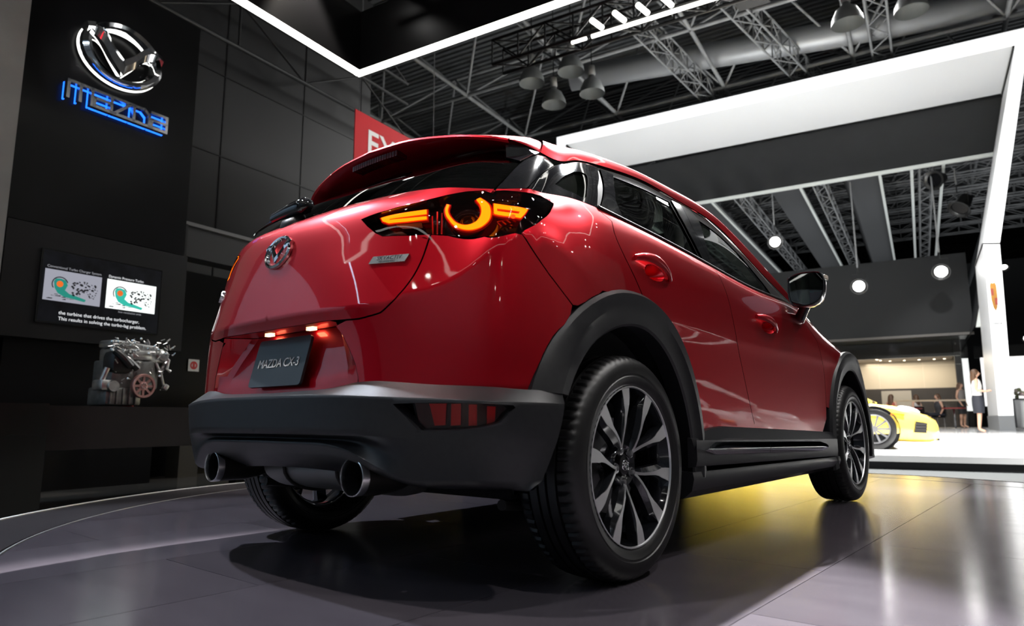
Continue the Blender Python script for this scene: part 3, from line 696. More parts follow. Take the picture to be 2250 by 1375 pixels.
# --- silver badge and lettering
bp,bn=surf(BG,[(2.42,4.36)],.002); bn=Vector(bn[0]); bx=Vector((0,0,1)).cross(bn).normalized(); by=bn.cross(bx); BM=frame(bp[0],bx,by,bn)
b=MB(); b.prism([(-.062,-.011),(.050,-.011),(.062,.011),(-.050,.011)],BM,-.003,.003); bd=b.build('badge',mat('brushed badge metal',(.70,.71,.73),.25,1),car)
text_mesh('badge_text','SKYACTIV',BM@Matrix.Translation((.0,.0035,.0034)),.0165,mat('badge ink',(.03,.03,.04),.4),bd,.0003,shear=.25,spacing=1.02)
text_mesh('badge_text','TECHNOLOGY',BM@Matrix.Translation((-.006,-.0066,.0034)),.0075,mat('badge ink'),bd,.0003,shear=.25,spacing=1.02)
cp_,cn=surf(BG,[(2.48,4.45)],.003); cn=Vector(cn[0]); cn.x*=-1; cx_=Vector((0,0,1)).cross(cn).normalized(); cyv=cn.cross(cx_)
text_mesh('model_lettering','CX-3',frame((-cp_[0][0],cp_[0][1],cp_[0][2]),cx_,cyv,cn),.05,M_CHROME,car,.004,spacing=1.05)
# --- tail lamps
split_t=(2.93,6.612); split_b=(3.125,5.055)
lens_o=smooth_line([p for p in lt if p[0]>=2.92],3)+smooth_line(lb[:9],3)[1:]
lens_i=smooth_line(lt[:4],3)+[split_b]+smooth_line(lb[9:]+[lt[0]],3)[:-1]
full=smooth_line(lt,3)+smooth_line(lb,3)[1:]
ring=smooth_line(O['ring_o'],4)+smooth_line(O['ring_i'],4)[::-1]
for s in (1,-1):
    hs=panel('tail_lamp',BG,full,mat('lamp housing black',(.010,.004,.005),.12,0,.8),car,off=-.036,gap=.002,thick=.006,step=.025,side=s)
    V=[];F=[];L=len(full); T=path3(BG,full,-.0005,s); Bm=path3(BG,full,-.038,s)
    obj('lamp_wall',T+Bm,[(i,(i+1)%L,L+(i+1)%L,L+i) for i in range(L)],M_GLOSSBLK,hs)
    panel('lens',BG,lens_o,M_LENS,hs,gap=.0022,thick=0,step=.02,side=s); panel('lens',BG,lens_i,M_LENS,hs,gap=.0022,thick=0,step=.02,side=s)
    panel('ring_light',BG,ring,M_GUIDE,hs,off=-.010,gap=0,thick=.003,step=.012,side=s)
    panel('light_guide',BG,O['bar_l'],M_GUIDE,hs,off=-.010,gap=0,thick=.003,step=.012,side=s)
    panel('light_guide',BG,O['bar_r'],M_GUIDE,hs,off=-.010,gap=0,thick=.003,step=.012,side=s,holes=[O['bar_r_slot']])
    for pl_,hl in ((O['bar_l'],()),(O['bar_r'],(O['bar_r_slot'],)),(ring,())): panel('red_surround',BG,pl_,M_GLOWRED,hs,off=-.014,gap=-.0045,thick=.008,step=.015,side=s)
    # dark projector eye in the ring
    ep,en=surf(BG,[(3.66,5.98)],-.03); en=Vector(en[0]); en.x*=s; x_=en.orthogonal().normalized(); EM=frame(mir(ep[0],s),x_,en.cross(x_),en)
    b=MB(); b.lathe([(0,.016),(.012,.0145),(.022,.010),(.030,.0),(.044,-.002),(.047,.006),(.049,-.004)],EM,32); b.build('projector_eye',mat('smoky projector glass',(.03,.02,.022),.08,0,1.0),hs,True)
    panel('reversing_lamp',BG,O['rev'],mat('clear lamp insert',(.25,.2,.2),.15,.3,1),hs,off=-.016,gap=0,thick=.01,side=s)
    b=MB()
    for k in range(4): b.tube(path3(BG,[(4.5+.16*k,5.62),(4.72+.16*k,5.22)],-.02,s),.0022,5)
    b.tube(path3(BG,[(4.45,5.70),(5.2,5.62)],-.02,s),.002,5); b.build('lamp_fin',M_REDLENS,hs)
    b=MB(); b.tube(path3(BG,[(3.02,6.5),(3.19,5.12)],-.012,s),.0022,6); b.tube(path3(BG,[(3.10,6.55),(3.26,5.14)],-.02,s),.0022,6); b.tube(path3(BG,[(2.94,6.3),(3.08,5.2)],-.02,s),.0018,6); b.build('lamp_rib',M_REDLENS,hs)
    c=path3(BG,[(5.06,5.66)],-.012,s)[0]; b=MB(); b.sphere(c,(.007,.007,.006)); b.build('side_marker_bulb',mat('glowing marker',(.5,.05,0),.4,emit=(1,.06,.005),es=6),hs,True)
# --- glasshouse
def uvl(n): return O[n]
te=[(3.93,0),(4.13,.719),(4.353,1.662),(4.62,3)]
tgl=panel('tailgate_glass',GG,[(0,.0),(1,0),(2,0),(3,0)]+te+[(4,3),(3,3),(2,3),(1,3),(0,3)],M_PRIV,car,off=-.002,sym=True,gap=.001,thick=.004)
# heating wires
b=MB()
for k in range(11):
    v=.35+.2*k; P=path3(GG,[(u,v) for u in np.linspace(0,3.7+.12*v,14)],-.006); b.tube([Vector((-p.x,p.y,p.z)) for p in P[::-1]]+P[1:],.0007,4)
b.build('heating_wire',mat('copper heating wire',(.12,.05,.03),.5),tgl)
dq=smooth_line(O['dpil_q'],3)
for s in (1,-1):
    panel('rear_pillar_trim',GG,[(3.96,0),(4.5,0),(5.03,0)]+dq[1:]+[(5.75,2.6),(5.3,3),(4.66,3)]+te[::-1][1:-1],M_GLOSSBLK,car,off=-.001,side=s)
    qg=[(5.08,0),(6,0),(7,0),(7.585,0),(7.651,1.267),(7.85,2.1),(8.03,2.99),(7.5,2.99),(6.986,2.99),(6.3,2.93)]+dq[::-1][:-1]
    q=panel('quarter_window',GG,qg,M_GLOSSBLK,car,off=-.001,side=s,holes=[smooth_line(O['q_clear']+O['q_clear'][:1],3)[:-1]],step=.022)
    panel('pane',GG,smooth_line(O['q_clear']+O['q_clear'][:1],3)[:-1],M_WIN,q,off=-.004,gap=-.003,thick=0,side=s)
    rg=O['rd_glass']; fg=O['fd_glass']
    fr=panel('door_window_frame',GG,[(7.57,0),(8.5,0),(9.5,0),(10.5,0),(11.5,0),(12.2,0),(12.97,0.05),(12.97,2.9),(12.5,2.97),(12,2.99),(11,2.99),(10,2.99),(9,2.99),(8.01,2.99),(7.83,2.1),(7.63,1.267)],mat('satin black window frame',(.006,.006,.0065),.5,0,0,.25),car,off=-.006,gap=.001,side=s,holes=[rg,fg],step=.03)
    panel('pane',GG,rg,M_WIN,fr,off=-.009,gap=-.004,thick=0,side=s); panel('pane',GG,fg,M_WIN,fr,off=-.009,gap=-.004,thick=0,side=s)
    panel('pillar_trim',GG,O['rd_panel'],M_GLOSSBLK,fr,off=.001,gap=.0005,thick=.008,side=s)
    bp_=O['bpil']; sp=O['bpil_split']
    panel('pillar_trim',GG,[bp_[0]]+sp+bp_[8:],M_GLOSSBLK,fr,off=.002,gap=.001,thick=.01,side=s)
    panel('pillar_trim',GG,[sp[0]]+bp_[1:7]+sp[::-1][:-1],M_GLOSSBLK,fr,off=.002,gap=.001,thick=.01,side=s)
    b=MB(); b.tube(path3(BG,[(u,7.99) for u in np.linspace(7.6,11.95,40)],.004,s),.006,6); b.build('belt_molding',mat('satin black window frame'),fr,True)
# --- roof, rails, spoiler
kk=list(range(5,14)); rail=GG(np.array(kk,float),np.full(len(kk),3.0))
EDGE=np.array([(.548,-.06,1.436),(.549,.02,1.447),(.551,.11,1.458),(.555,.25,1.473),(.563,.50,1.490),(.58,.86,1.491),(.605,1.20,1.460),(.672,1.43,1.338),(.77,1.80,1.10)])
ZC=[1.490,1.498,1.506,1.518,1.531,1.535,1.510]
ZC+=[1.36,1.12]
def roof():
    n=9; rows=[rail[:n]+[.004,0,.001], rail[:n]*.5+EDGE[:n]*.5+[.020,0,.012], EDGE[:n],
      np.array([(.40,EDGE[i][1],EDGE[i][2]*.35+ZC[i]*.65) for i in range(n)]),np.array([(.2,EDGE[i][1],ZC[i]-.006) for i in range(n)]),np.array([(0,EDGE[i][1],ZC[i]) for i in range(n)])]
    rows=[np.asarray(r) for r in rows]
    return Grid(rows)
RG=roof()
roof_poly=[(k,0) for k in range(9)]+[(8,1),(8,2),(7.5,2),(7,2),(6.5,2),(6.02,2),(6,2.3),(6,3),(6,4),(6,5),(4,5),(2,5),(0,5),(0,3),(0,1.5)]
for s in (1,-1): panel('roof_panel',RG,roof_poly,M_PAINT,car,off=0,gap=.0005,thick=.005,step=.03,side=s)
uu,vv=np.meshgrid(np.linspace(0,6,25),np.linspace(1.6,5,17)); P,_=surf(RG,np.stack([uu.ravel(),vv.ravel()],1),-.035); V=[tuple(p) for p in P]; n=len(V); V+=[(-x,y,z) for x,y,z in V]; F=[]
for i in range(16):
    for j in range(24): q=(i*25+j,i*25+j+1,(i+1)*25+j+1,(i+1)*25+j); F+=[q,tuple(k+n for k in q)]
obj('headliner',V,F,mat('pale grey headliner',(.45,.45,.43),.9),car,smooth=True)
for s in (1,-1):
    b=MB(); secs=[]
    r_=np.array(smooth_line([tuple(p) for p in rail[6:]],6)); e_=np.array(smooth_line([tuple(p) for p in EDGE[6:]],6))
    for p,q in zip(r_,e_): secs.append([Vector(mir(k,s)) for k in (p-[.02,0,.004],(p+q)/2-[.010,0,.008],q-[.012,0,.012],(p+q)/2-[.07,0,.035])])
    b.loft(secs); b.build('windscreen_pillar_lining',mat('pale pillar lining',(.35,.35,.33),.8),car,True,60)
TE=[(0,-.355,1.450),(.2,-.342,1.443),(.385,-.31,1.418),(.5,-.268,1.397),(.553,-.225,1.387)]
SEAM=[(0,-.062,1.4895),(.2,-.062,1.4835),(.385,-.062,1.468),(.5,-.062,1.447),(.548,-.062,1.4345)]
UND=[(0,-.20,1.402),(.2,-.195,1.402),(.36,-.18,1.396),(.46,-.165,1.388),(.50,-.155,1.382)]
def spoiler():
    te_=smooth_line(TE,5); se=smooth_line(SEAM,5); un=smooth_line(UND,5); secs=[]
    for t,q,w_ in zip(te_,se,un):
        t,q,w_=map(np.array,(t,q,w_)); d=t-q; nrm=np.array([0,d[2],-d[1]]); nrm=nrm/np.linalg.norm(nrm)*(1 if -d[1]>0 else -1)
        top=[q+d*k+nrm*.010*4*k*(1-k) for k in (0,.25,.5,.75,.93)]
        secs.append([Vector(p) for p in top+[t+[0,.0,.001],t+[0,-.003,-.006],t+[0,.004,-.013]]+[t*.62+w_*.38+[0,0,-.010],t*.25+w_*.75+[0,0,-.004],w_]])
    L=[[Vector((-p.x,p.y,p.z)) for p in sc] for sc in secs[::-1]]
    b=MB(); b.loft(L+secs[1:]); return b.build('roof_spoiler',M_PAINT,car,True,38)
sp_=spoiler()
b=MB()
for i in range(-9,10):
    x=i*.0135; b.box((x,-.318-.02*(x/.13)**2*-.3,1.417),(.0125,.05,.022),bev=.002)
b.build('high_brake_lamp',M_REDDARK,sp_)
for s in (1,-1):
    # red cheek closing the end of the spoiler, black fin below it
    A_=np.array((.553,-.225,1.386)); B_=np.array((.548,-.062,1.4345)); C_=np.array(rail[0])+[.004,0,.001]; rows=[]
    for t in np.linspace(0,1,7):
        p=A_*(1-t)+B_*t+np.array([0,-.001,.010])*4*t*(1-t); q=A_*(1-t)+C_*t+np.array([.006,0,0])*4*t*(1-t)
        rows.append([Vector(mir(p*(1-k)+q*k+np.array([.012,0,.004])*4*k*(1-k)*t,s)) for k in np.linspace(0,1,7)])
    b=MB(); b.loft(rows,closed=False,caps=False); b.build('spoiler_cheek',M_PAINT,sp_,True)
    J_=surf(GG,[(4.36,1.66)],.003)[0][0]; K_=surf(GG,[(3.75,1.9)],.003)[0][0]
    out=[A_+[-.012,0,-.012],A_*.5+C_*.5+[.003,0,-.004],C_,surf(GG,[(4.8,2.6)],.003)[0][0],J_,K_]
    inn=[p-np.array([.03,-.03,.0]) for p in out]; n=6
    b=MB(); b.add([mir(p,s) for p in out]+[mir(p,s) for p in inn],[tuple(range(n)),tuple(range(2*n-1,n-1,-1))]+[(i,n+i,n+(i+1)%n,(i+1)%n) for i in range(n)]); b.build('spoiler_fin',M_GLOSSBLK,sp_)
# windscreen, bonnet, nose
ws_b=[(0,2.12,1.045),(.3,2.09,1.05),(.55,2.0,1.055),(.72,1.87,1.06)]; ws_t=[(0,1.20,1.492),(.25,1.195,1.488),(.45,1.19,1.474),(.585,1.19,1.452)]
def sym_patch(name,A,B_,m,parent,bulge=(0,0,0),n=10,k=4):
    A=np.array(smooth_line(A,k)); B_=np.array(smooth_line(B_,k)); rows=[]
    for i in range(n+1):
        t=i/n; r=A*(1-t)+B_*t+np.array(bulge)*4*t*(1-t); rows.append([(-x,y,z) for x,y,z in r[::-1]]+[tuple(p) for p in r[1:]])
    W=len(rows[0]); V=[p for r in rows for p in r]; F=[(i*W+j,i*W+j+1,(i+1)*W+j+1,(i+1)*W+j) for i in range(n) for j in range(W-1)]
    return obj(name,V,F,m,parent,smooth=True)
sym_patch('windscreen',ws_b,ws_t,M_WIN,car,(0,.05,.05))
hb=BG(np.array([12.,13,14,15,16,17,18]),np.full(7,8.0))
hood=[]; W=13
for p in hb: hood.append([(p[0]*t,p[1]+(0 if p[1]>2.0 else .25*(1-t*t)),p[2]+.035*(1-t*t)*min(1,p[0]/.3)) for t in np.linspace(-1,1,W)])
obj('bonnet',[q for r in hood for q in r],[(i*W+j,i*W+j+1,(i+1)*W+j+1,(i+1)*W+j) for i in range(len(hood)-1) for j in range(W-1)],M_PAINT,car,smooth=True)
panel('front_bumper',BG,[(15.27,0),(16,0),(17,0),(18,0),(18,8),(17,8),(16,8),(15.27,8)],M_PAINT,car,step=.05,gap=.001); panel('front_bumper',BG,[(15.27,0),(16,0),(17,0),(18,0),(18,8),(17,8),(16,8),(15.27,8)],M_PAINT,car,step=.05,gap=.001,side=-1)
# --- rear bumper cladding with fog lamp pockets
fo=smooth_line(O['fog_out']+O['fog_out'][:1],3)[:-1]; frd=smooth_line(O['fog_red']+O['fog_red'][:1],3)[:-1]
def clad_panel():
    # creases need rows of vertices, so this skin is a plain grid with the fog pocket cut out
    U=np.unique(np.concatenate([np.linspace(0,10,101)])); Vs=np.concatenate([np.linspace(a,b,7)[:-1] for a,b in zip(range(7),range(1,8))]+[[7]])
    V=[];NN=[];F=[]
    for lo,hi in ((0,1),(1,3),(3,5),(5,7)):
        vv=np.array([v for v in Vs if lo-1e-9<=v<=hi+1e-9]); vq=np.clip(vv,lo+1e-4,hi-1e-4)
        a,b_=np.meshgrid(U,vq); uv=np.stack([a.ravel(),b_.ravel()],1); P=CG(uv[:,0],uv[:,1])
        e=.004; Nn=np.cross(CG(np.minimum(uv[:,0]+e,10),uv[:,1])-CG(np.maximum(uv[:,0]-e,0),uv[:,1]),CG(uv[:,0],np.minimum(uv[:,1]+e,hi-1e-5))-CG(uv[:,0],np.maximum(uv[:,1]-e,lo+1e-5)))*-1
        Nn/=np.linalg.norm(Nn,axis=1)[:,None]+1e-12
        z=uv[:,0]<1e-6; Nn[z,0]=0; Nn/=np.linalg.norm(Nn,axis=1)[:,None]+1e-12
        k=len(V); V+=[tuple(p) for p in P]; NN+=[tuple(p) for p in Nn]; Wn=len(U); cen=[]
        for i in range(len(vv)-1):
            for j in range(Wn-1):
                c=((U[j]+U[j+1])/2,(vv[i]+vv[i+1])/2)
                F.append((k+i*Wn+j,k+(i+1)*Wn+j,k+(i+1)*Wn+j+1,k+i*Wn+j+1,c))
    # the face between the creases carries the fog pocket, cut exactly
    keep=[f[:4] for f in F if not (1<f[4][1]<3 or f[4][1]>5)]
    pv,pn,pf_=panel_data('clad_face',CG,[(u,1) for u in range(11)]+[(10,2)]+[(u,3) for u in range(10,-1,-1)]+[(0,2)],0,0,0,.018,[fo],True)
    k=len(V); V+=pv; NN+=pn; keep+=[tuple(i+k for i in f) for f in pf_]
    cut=smooth_line([(1.95,6.97),(2.05,6.5),(2.4,6.12),(2.85,6.05),(3.35,6.15),(3.75,6.5),(3.9,6.97)],4)
    pv,pn,pf_=panel_data('clad_low',CG,[(u,5) for u in range(11)]+[(10,6)]+[(u,7) for u in range(10,-1,-1)]+[(0,6)],0,0,.012,.018,[cut],True)
    k=len(V); V+=pv; NN+=pn; keep+=[tuple(i+k for i in f) for f in pf_]
    n=len(V); V2=V+[(-x,y,z) for x,y,z in V]; N2=NN+[(-x,y,z) for x,y,z in NN]
    F2=keep+[tuple(i+n for i in f[::-1]) for f in keep]
    return obj('rear_bumper_cladding',V2,F2,M_PLASTIC,car,normals=N2)
clo=clad_panel()
for s in (1,-1):
    pk=MB(); A=path3(CG,fo,.0012,s); A2=path3(CG,[(np.mean([p[0] for p in fo])*(-.10)+p[0]*1.10,p[1]+(p[1]-1.9)*.10) for p in fo],.0003,s); Bk=path3(CG,fo,-.004,s)
    Dp=path3(CG,[(p[0]*.92+np.mean([q[0] for q in fo])*.08,p[1]*.93+1.9*.07) for p in fo],-.032,s); L=len(fo)
    v=A2+A+Bk+Dp; f=[]
    for r in range(3):
        for i in range(L): q=(r*L+i,r*L+(i+1)%L,(r+1)*L+(i+1)%L,(r+1)*L+i); f.append(q if s>0 else q[::-1])
    pk.add(v,f); pk.build('fog_pocket',M_PLASTIC,clo,True,50)
    fl=panel('fog_lamp',CG,frd,M_REDDARK,car,off=-.030,gap=-.004,thick=0,side=s,step=.02)
    for k,(ua,ub) in enumerate(((5.62,5.98),(6.12,6.42),(6.66,6.90),(7.16,7.36))):
        panel('fog_reflector',CG,[(ua+.04,1.33),(ub+.04,1.31),(ub-.02,2.42),(ua-.02+(.14 if k==0 else 0),2.45)],M_REDLENS,fl,off=-.026,gap=0,thick=.006,side=s)
    panel('fog_lens',CG,frd,glass_mat('clear fog lens',(.92,.88,.88)),fl,off=-.012,gap=-.002,thick=0,side=s,step=.02)
# --- wheel arch cladding
def arch_curve(kind,s):
    """outer, crease and inner lip curves of a wheel arch (y, z from the wheel centre)"""
    N=36; A=np.radians(np.linspace(196,-14,N)) if kind=='front' else np.radians(np.linspace(155,-8,N)); A2=np.radians(np.linspace(196,-14,N)) if kind=='front' else np.radians(np.linspace(150,-8,N))
    out=[]
    for a,a2 in zip(A,A2):
        c,sn=math.cos(a),math.sin(a)
        ro=(abs(c)/(.488 if c>0 else .478))**2.15+(abs(sn)/.528)**2.15; ro=ro**(-1/2.15)
        ri=(abs(math.cos(a2))/.395)**2+(abs(math.sin(a2))/.425)**2; ri=ri**-.5
        out.append((a,a2,ro,ri))
    return out
arch_xyz=None
def body_x(y,z,yc):
    # side of the body at the arch (half width)
    if yc<1: return float(np.interp(y,[-.46,-.40,-.33,-.22,-.1,.05,.5],[.806,.818,.836,.858,.866,.866,.849]))
    return float(np.interp(y-yc,[-.5,-.2,0,.2,.35,.5],[.848,.862,.862,.852,.832,.80]))
for s in (1,-1):
    for yc,kind in ((0.005,'rear'),(2.575,'front')):
        secs=[]; zc=.336
        for a,a2,ro,ri in arch_curve(kind,s):
            def pt(r,a=a,a2=a2,ro=ro,ri=ri):
                k=min(1,max(0,(ro-r)/(ro-ri))); q=a+(a2-a)*k; return (yc+r*math.cos(q),zc+r*math.sin(q))
            yo,zo=pt(ro+.004); bx_=body_x(yo,zo,yc); fl_=min(bx_+.020,.884) ; inner=max(min(bx_+.012,.878),.862)
            rm=ro*.5+ri*.5
            sec=[(bx_-.012,)+pt(ro+.006),(bx_+.004,)+pt(ro+.005),(fl_-.003,)+pt(ro-.006),(fl_*.6+.4*.884,)+pt(rm+.006),(inner+.003,)+pt(rm-.012),(inner,)+pt(ri+.004),(inner-.006,)+pt(ri-.003),(inner-.07,)+pt(ri+.01),(inner-.07,)+pt(ro-.01)]
            secs.append([Vector(mir(p,s)) for p in (sec if s>0 else sec[::-1])])
        b=MB(); b.loft(secs); b.build('wheel_arch_cladding',M_PLASTIC,car,True,28)
        b=MB(); b.lathe([(.44,-.26),(.44,.08)],Matrix.Translation((.72*s,yc,.336))@Matrix.Rotation(math.pi/2*s,4,'Y'),40); b.lathe([(.02,-.26 if True else 0),(.44,-.26)],Matrix.Translation((.72*s,yc,.336))@Matrix.Rotation(math.pi/2*s,4,'Y'),40)
        v=[p for p in b.v]; fs=[f for f in b.f if sum(v[i][2] for i in f)/len(f)>.335]; b2=MB(); b2.add(v,fs); b2.build('arch_liner',M_DARK,car)
# --- sills
for s in (1,-1):
    def strip(name,prof,y0,y1,m,parent=car,n=16,yfun=None):
        secs=[]
        for i in range(n+1):
            y=y0+(y1-y0)*i/n; secs.append([Vector(((x+.0)*s,y,z+dz*(y-1.25))) for x,z,dz in (prof if s>0 else prof[::-1])])
        b=MB(); b.loft(secs); return b.build(name,m,parent,True,30)
    # door cladding: top edge climbs at the rear end
    secs=[]
    for y,zt in ((.385,.41),(.47,.430),(.55,.443),(.66,.448),(.9,.441),(1.2,.432),(1.6,.420),(2.12,.404)):
        k=-.020*(y-1.25); pr=[(.846,zt),(.862,zt-.003),(.874,zt-.045),(.880,.385+k),(.880,.318+k),(.874,.296+k),(.845,.290+k)]
        secs.append([Vector((x*s,y,z)) for x,z in (pr if s>0 else pr[::-1])])
    b=MB(); b.loft(secs); ck=b.build('door_cladding',M_PLASTIC,car,True,25)
    strip('side_sill',[(.80,.286,-.012),(.868,.284,-.012),(.872,.262,-.012),(.862,.228,-.004),(.83,.205,0),(.72,.200,0),(.72,.286,0)],.37,2.19,mat('satin dark sill',(.014,.014,.016),.28,0,.1))
    for y0,y1 in ((.455,1.062),(1.068,1.90)):
        b=MB(); secs=[]
        for i in range(9):
            y=y0+(y1-y0)*i/8; k=-.024*(y-1.25); t=1.0
            if y0<.5 and i==0: t=.25
            if y0>.5 and i==8: t=.5
            pr=[(.879,.377+k),(.885,.375+k),(.893,.358+k),(.894,.346+k),(.888,.331+k),(.879,.328+k)]; zc_=.352+k
            secs.append([Vector((x*s,y+(.02*(z-zc_)/.02 if (y0<.5 and i==0) else 0),zc_+(z-zc_)*t)) for x,z in (pr if s>0 else pr[::-1])])
        b.loft(secs); b.build('chrome_strip',M_CHROME,ck,True,30)
# --- wheels: tyre with grooves and shoulder blocks, ten-spoke rim
def wheel_proto():
    R=.336; prof=[]   # (radius, axial outward, shoulder flag)
    prof=[(.236,.090,0),(.244,.098,0),(.256,.1035,0),(.268,.1065,0),(.2705,.1045,0),(.2745,.1045,0),(.277,.1075,0),(.288,.1070,0),(.303,.1035,0),(.317,.0965,0),(.3255,.0885,2),(.3300,.0805,1),(.3330,.0710,1),(.3342,.0600,1),(.3348,.0525,1),(.3265,.0515,0),(.3265,.0455,0),(.3355,.0445,0),(.3358,.0190,0),(.3275,.0182,0),(.3275,.0110,0),(.3360,.0102,0)]
    prof=prof+[(r,-h,f) for r,h,f in prof[::-1]]
    seg=288; V=[];F=[];k=len(prof)
    for i in range(seg):
        a=2*math.pi*i/seg; c,s=math.cos(a),math.sin(a)
        for q,(r,h,f) in enumerate(prof):
            if f and i%4==0: r-=.0055 if f==1 else .003
            V.append((h,r*c,r*s))
    for i in range(seg):
        j=(i+1)%seg
        for q in range(k-1): F.append((i*k+q,i*k+q+1,j*k+q+1,j*k+q))
    tyre=bpy.data.meshes.new('tyre'); tyre.from_pydata(V,[],F); tyre.materials.append(M_RUBBER); tyre.polygons.foreach_set('use_smooth',[True]*len(F))
    bm=bmesh.new(); bm.from_mesh(tyre); bmesh.ops.recalc_face_normals(bm,faces=bm.faces[:])
    for e in bm.edges:
        if len(e.link_faces)==2 and e.calc_face_angle(0)>math.radians(35): e.smooth=False
    bm.to_mesh(tyre); bm.free()
    X=Matrix.Rotation(math.pi/2,4,'Y')      # local z -> +x
    def mesh(name,mb,m,smooth=True,sharp=35):
        o=mb.build(name,m,None,smooth,sharp); me=o.data; bpy.data.objects.remove(o); return me
    b=MB(); b.lathe([(.2405,.094),(.2385,.0975),(.2345,.0965),(.231,.088),(.226,.070),(.215,.040),(.212,-.02),(.222,-.080),(.236,-.098),(.240,-.094)],X,72); rim=mesh('wheel',b,M_GUN)
    b=MB(); b.lathe([(.2395,.0955),(.2385,.0985),(.2350,.0985),(.2330,.0940)],X,72); lip=mesh('rim_lip',b,M_ALLOY)
    def face_h(r): return float(np.interp(r,[.05,.08,.12,.17,.21,.235],[.068,.078,.086,.0915,.094,.0945]))
    def spoke(sgn):
        rs=[.052,.070,.095,.125,.150,.170,.186,.205,.222,.2335]; hw=[.0042,.0042,.0042,.0048,.0065,.0105,.0155,.0180,.0200,.0215]
        cen=[-.016,-.0165,-.0145,-.0095,-.0045,-.0010,.0005,.001,.0005,0]
        top=[];L=[];Rr=[]
        for r,w,c in zip(rs,hw,cen):
            c*=sgn; h=face_h(r); L.append(Vector((h,c-w,r))); Rr.append(Vector((h,c+w,r)))
        b=MB(); n=len(rs); v=L+Rr+[p-Vector((.004,0,0)) for p in L]+[p-Vector((.004,0,0)) for p in Rr]
        f=[(i,n+i,n+i+1,i+1) for i in range(n-1)]+[(2*n+i,i,i+1,2*n+i+1) for i in range(n-1)]+[(n+i,3*n+i,3*n+i+1,n+i+1) for i in range(n-1)]
        b.add(v,f); face=mesh('spoke_face',b,M_ALLOY,True,20)
        b=MB(); secs=[]
        for i,(r,w,c) in enumerate(zip(rs,hw,cen)):
            c*=sgn; h=face_h(r)-.002; e=.006+.012*math.sin(math.pi*min(1,max(0,(r-.05)/.17)))
            a_,b_=(c-w-e*.35,c+w+e) if sgn>0 else (c-w-e,c+w+e*.35)
            secs.append([Vector((h,c-w,r)),Vector((h,c+w,r)),Vector((h-.012,b_*.9+.1*(c+w),r)),Vector((h-.034,b_,r)),Vector((h-.040,c,r)),Vector((h-.034,a_,r)),Vector((h-.012,a_*.9+.1*(c-w),r))])
        b.loft(secs); body=mesh('spoke',b,M_GUN,True,30); return face,body
    fr_,fl_=spoke(1),spoke(-1)
    b=MB(); b.lathe([(0,.046),(.030,.046),(.033,.050),(.046,.058),(.060,.064),(.066,.058),(.070,.040),(.070,0)],X,48); hub=mesh('hub',b,M_GUN)
    b=MB(); b.lathe([(0,.066),(.020,.0655),(.0285,.063),(.030,.052),(.030,.04)],X,40); cap=mesh('centre_cap',b,M_GLOSSBLK)
    EM=frame((.0665,0,0),(0,1,0),(0,0,1),(1,0,0)); b=MB(); emblem_mb(b,EM,.040,.032,.0014,.11); emb=mesh('cap_emblem',b,M_CHROME)
    b=MB(); b.lathe([(0,.072),(.0065,.071),(.0085,.067),(.0085,.05)],X,6); b.lathe([(.0115,.06),(.0145,.0655),(.016,.06)],X,20); nut=mesh('lug_nut',b,M_STEEL)
    b=MB(); b.lathe([(.06,.012),(.145,.012),(.145,-.012),(.06,-.012)],X,56); disc=mesh('brake_disc',b,M_STEEL)
    b=MB(); b.box((-.0,.10,.075),(.06,.07,.14),bev=.012); cal=mesh('brake_caliper',b,M_IRON)
    return dict(tyre=tyre,rim=rim,lip=lip,sp=(fr_,fl_),hub=hub,cap=cap,emb=emb,nut=nut,disc=disc,cal=cal)
WP=wheel_proto()
def link(name,me,parent,mx=None):
    o=bpy.data.objects.new(name,me); col.objects.link(o); o.parent=parent
    if mx is not None: o.matrix_local=mx
    return o
def wheel(x,y,rot,parent,wp,name='wheel',z=.336):
    w_=link(name,wp['rim'],parent); s=1 if x>0 else -1
    w_.matrix_local=Matrix.Translation((x,y,z))@Matrix.Rotation(0 if s>0 else math.pi,4,'Z')
    link('tyre',wp['tyre'],w_); link('rim_lip',wp['lip'],w_,Matrix.Rotation(rot,4,'X')); link('hub',wp['hub'],w_); link('centre_cap',wp['cap'],w_); link('cap_emblem',wp['emb'],w_,Matrix.Rotation(rot*0,4,'X'))
    for k in range(10):
        f,b_=wp['sp'][k%2]; mx=Matrix.Rotation(rot+k*math.pi/5,4,'X'); sp=link('spoke',b_,w_,mx); link('spoke_face',f,w_,mx)
    for k in range(5):
        a=rot+k*2*math.pi/5+.31; link('lug_nut',wp['nut'],w_,Matrix.Translation((0,-.0505*math.sin(a),.0505*math.cos(a))))
    link('brake_disc',wp['disc'],w_); link('brake_caliper',wp['cal'],w_)
    return w_
R_=math.radians
wheel(.758,0,R_(8),car,WP); wheel(-.758,0,R_(20),car,WP); wheel(.760,2.57,R_(3),car,WP); wheel(-.760,2.57,R_(3),car,WP)
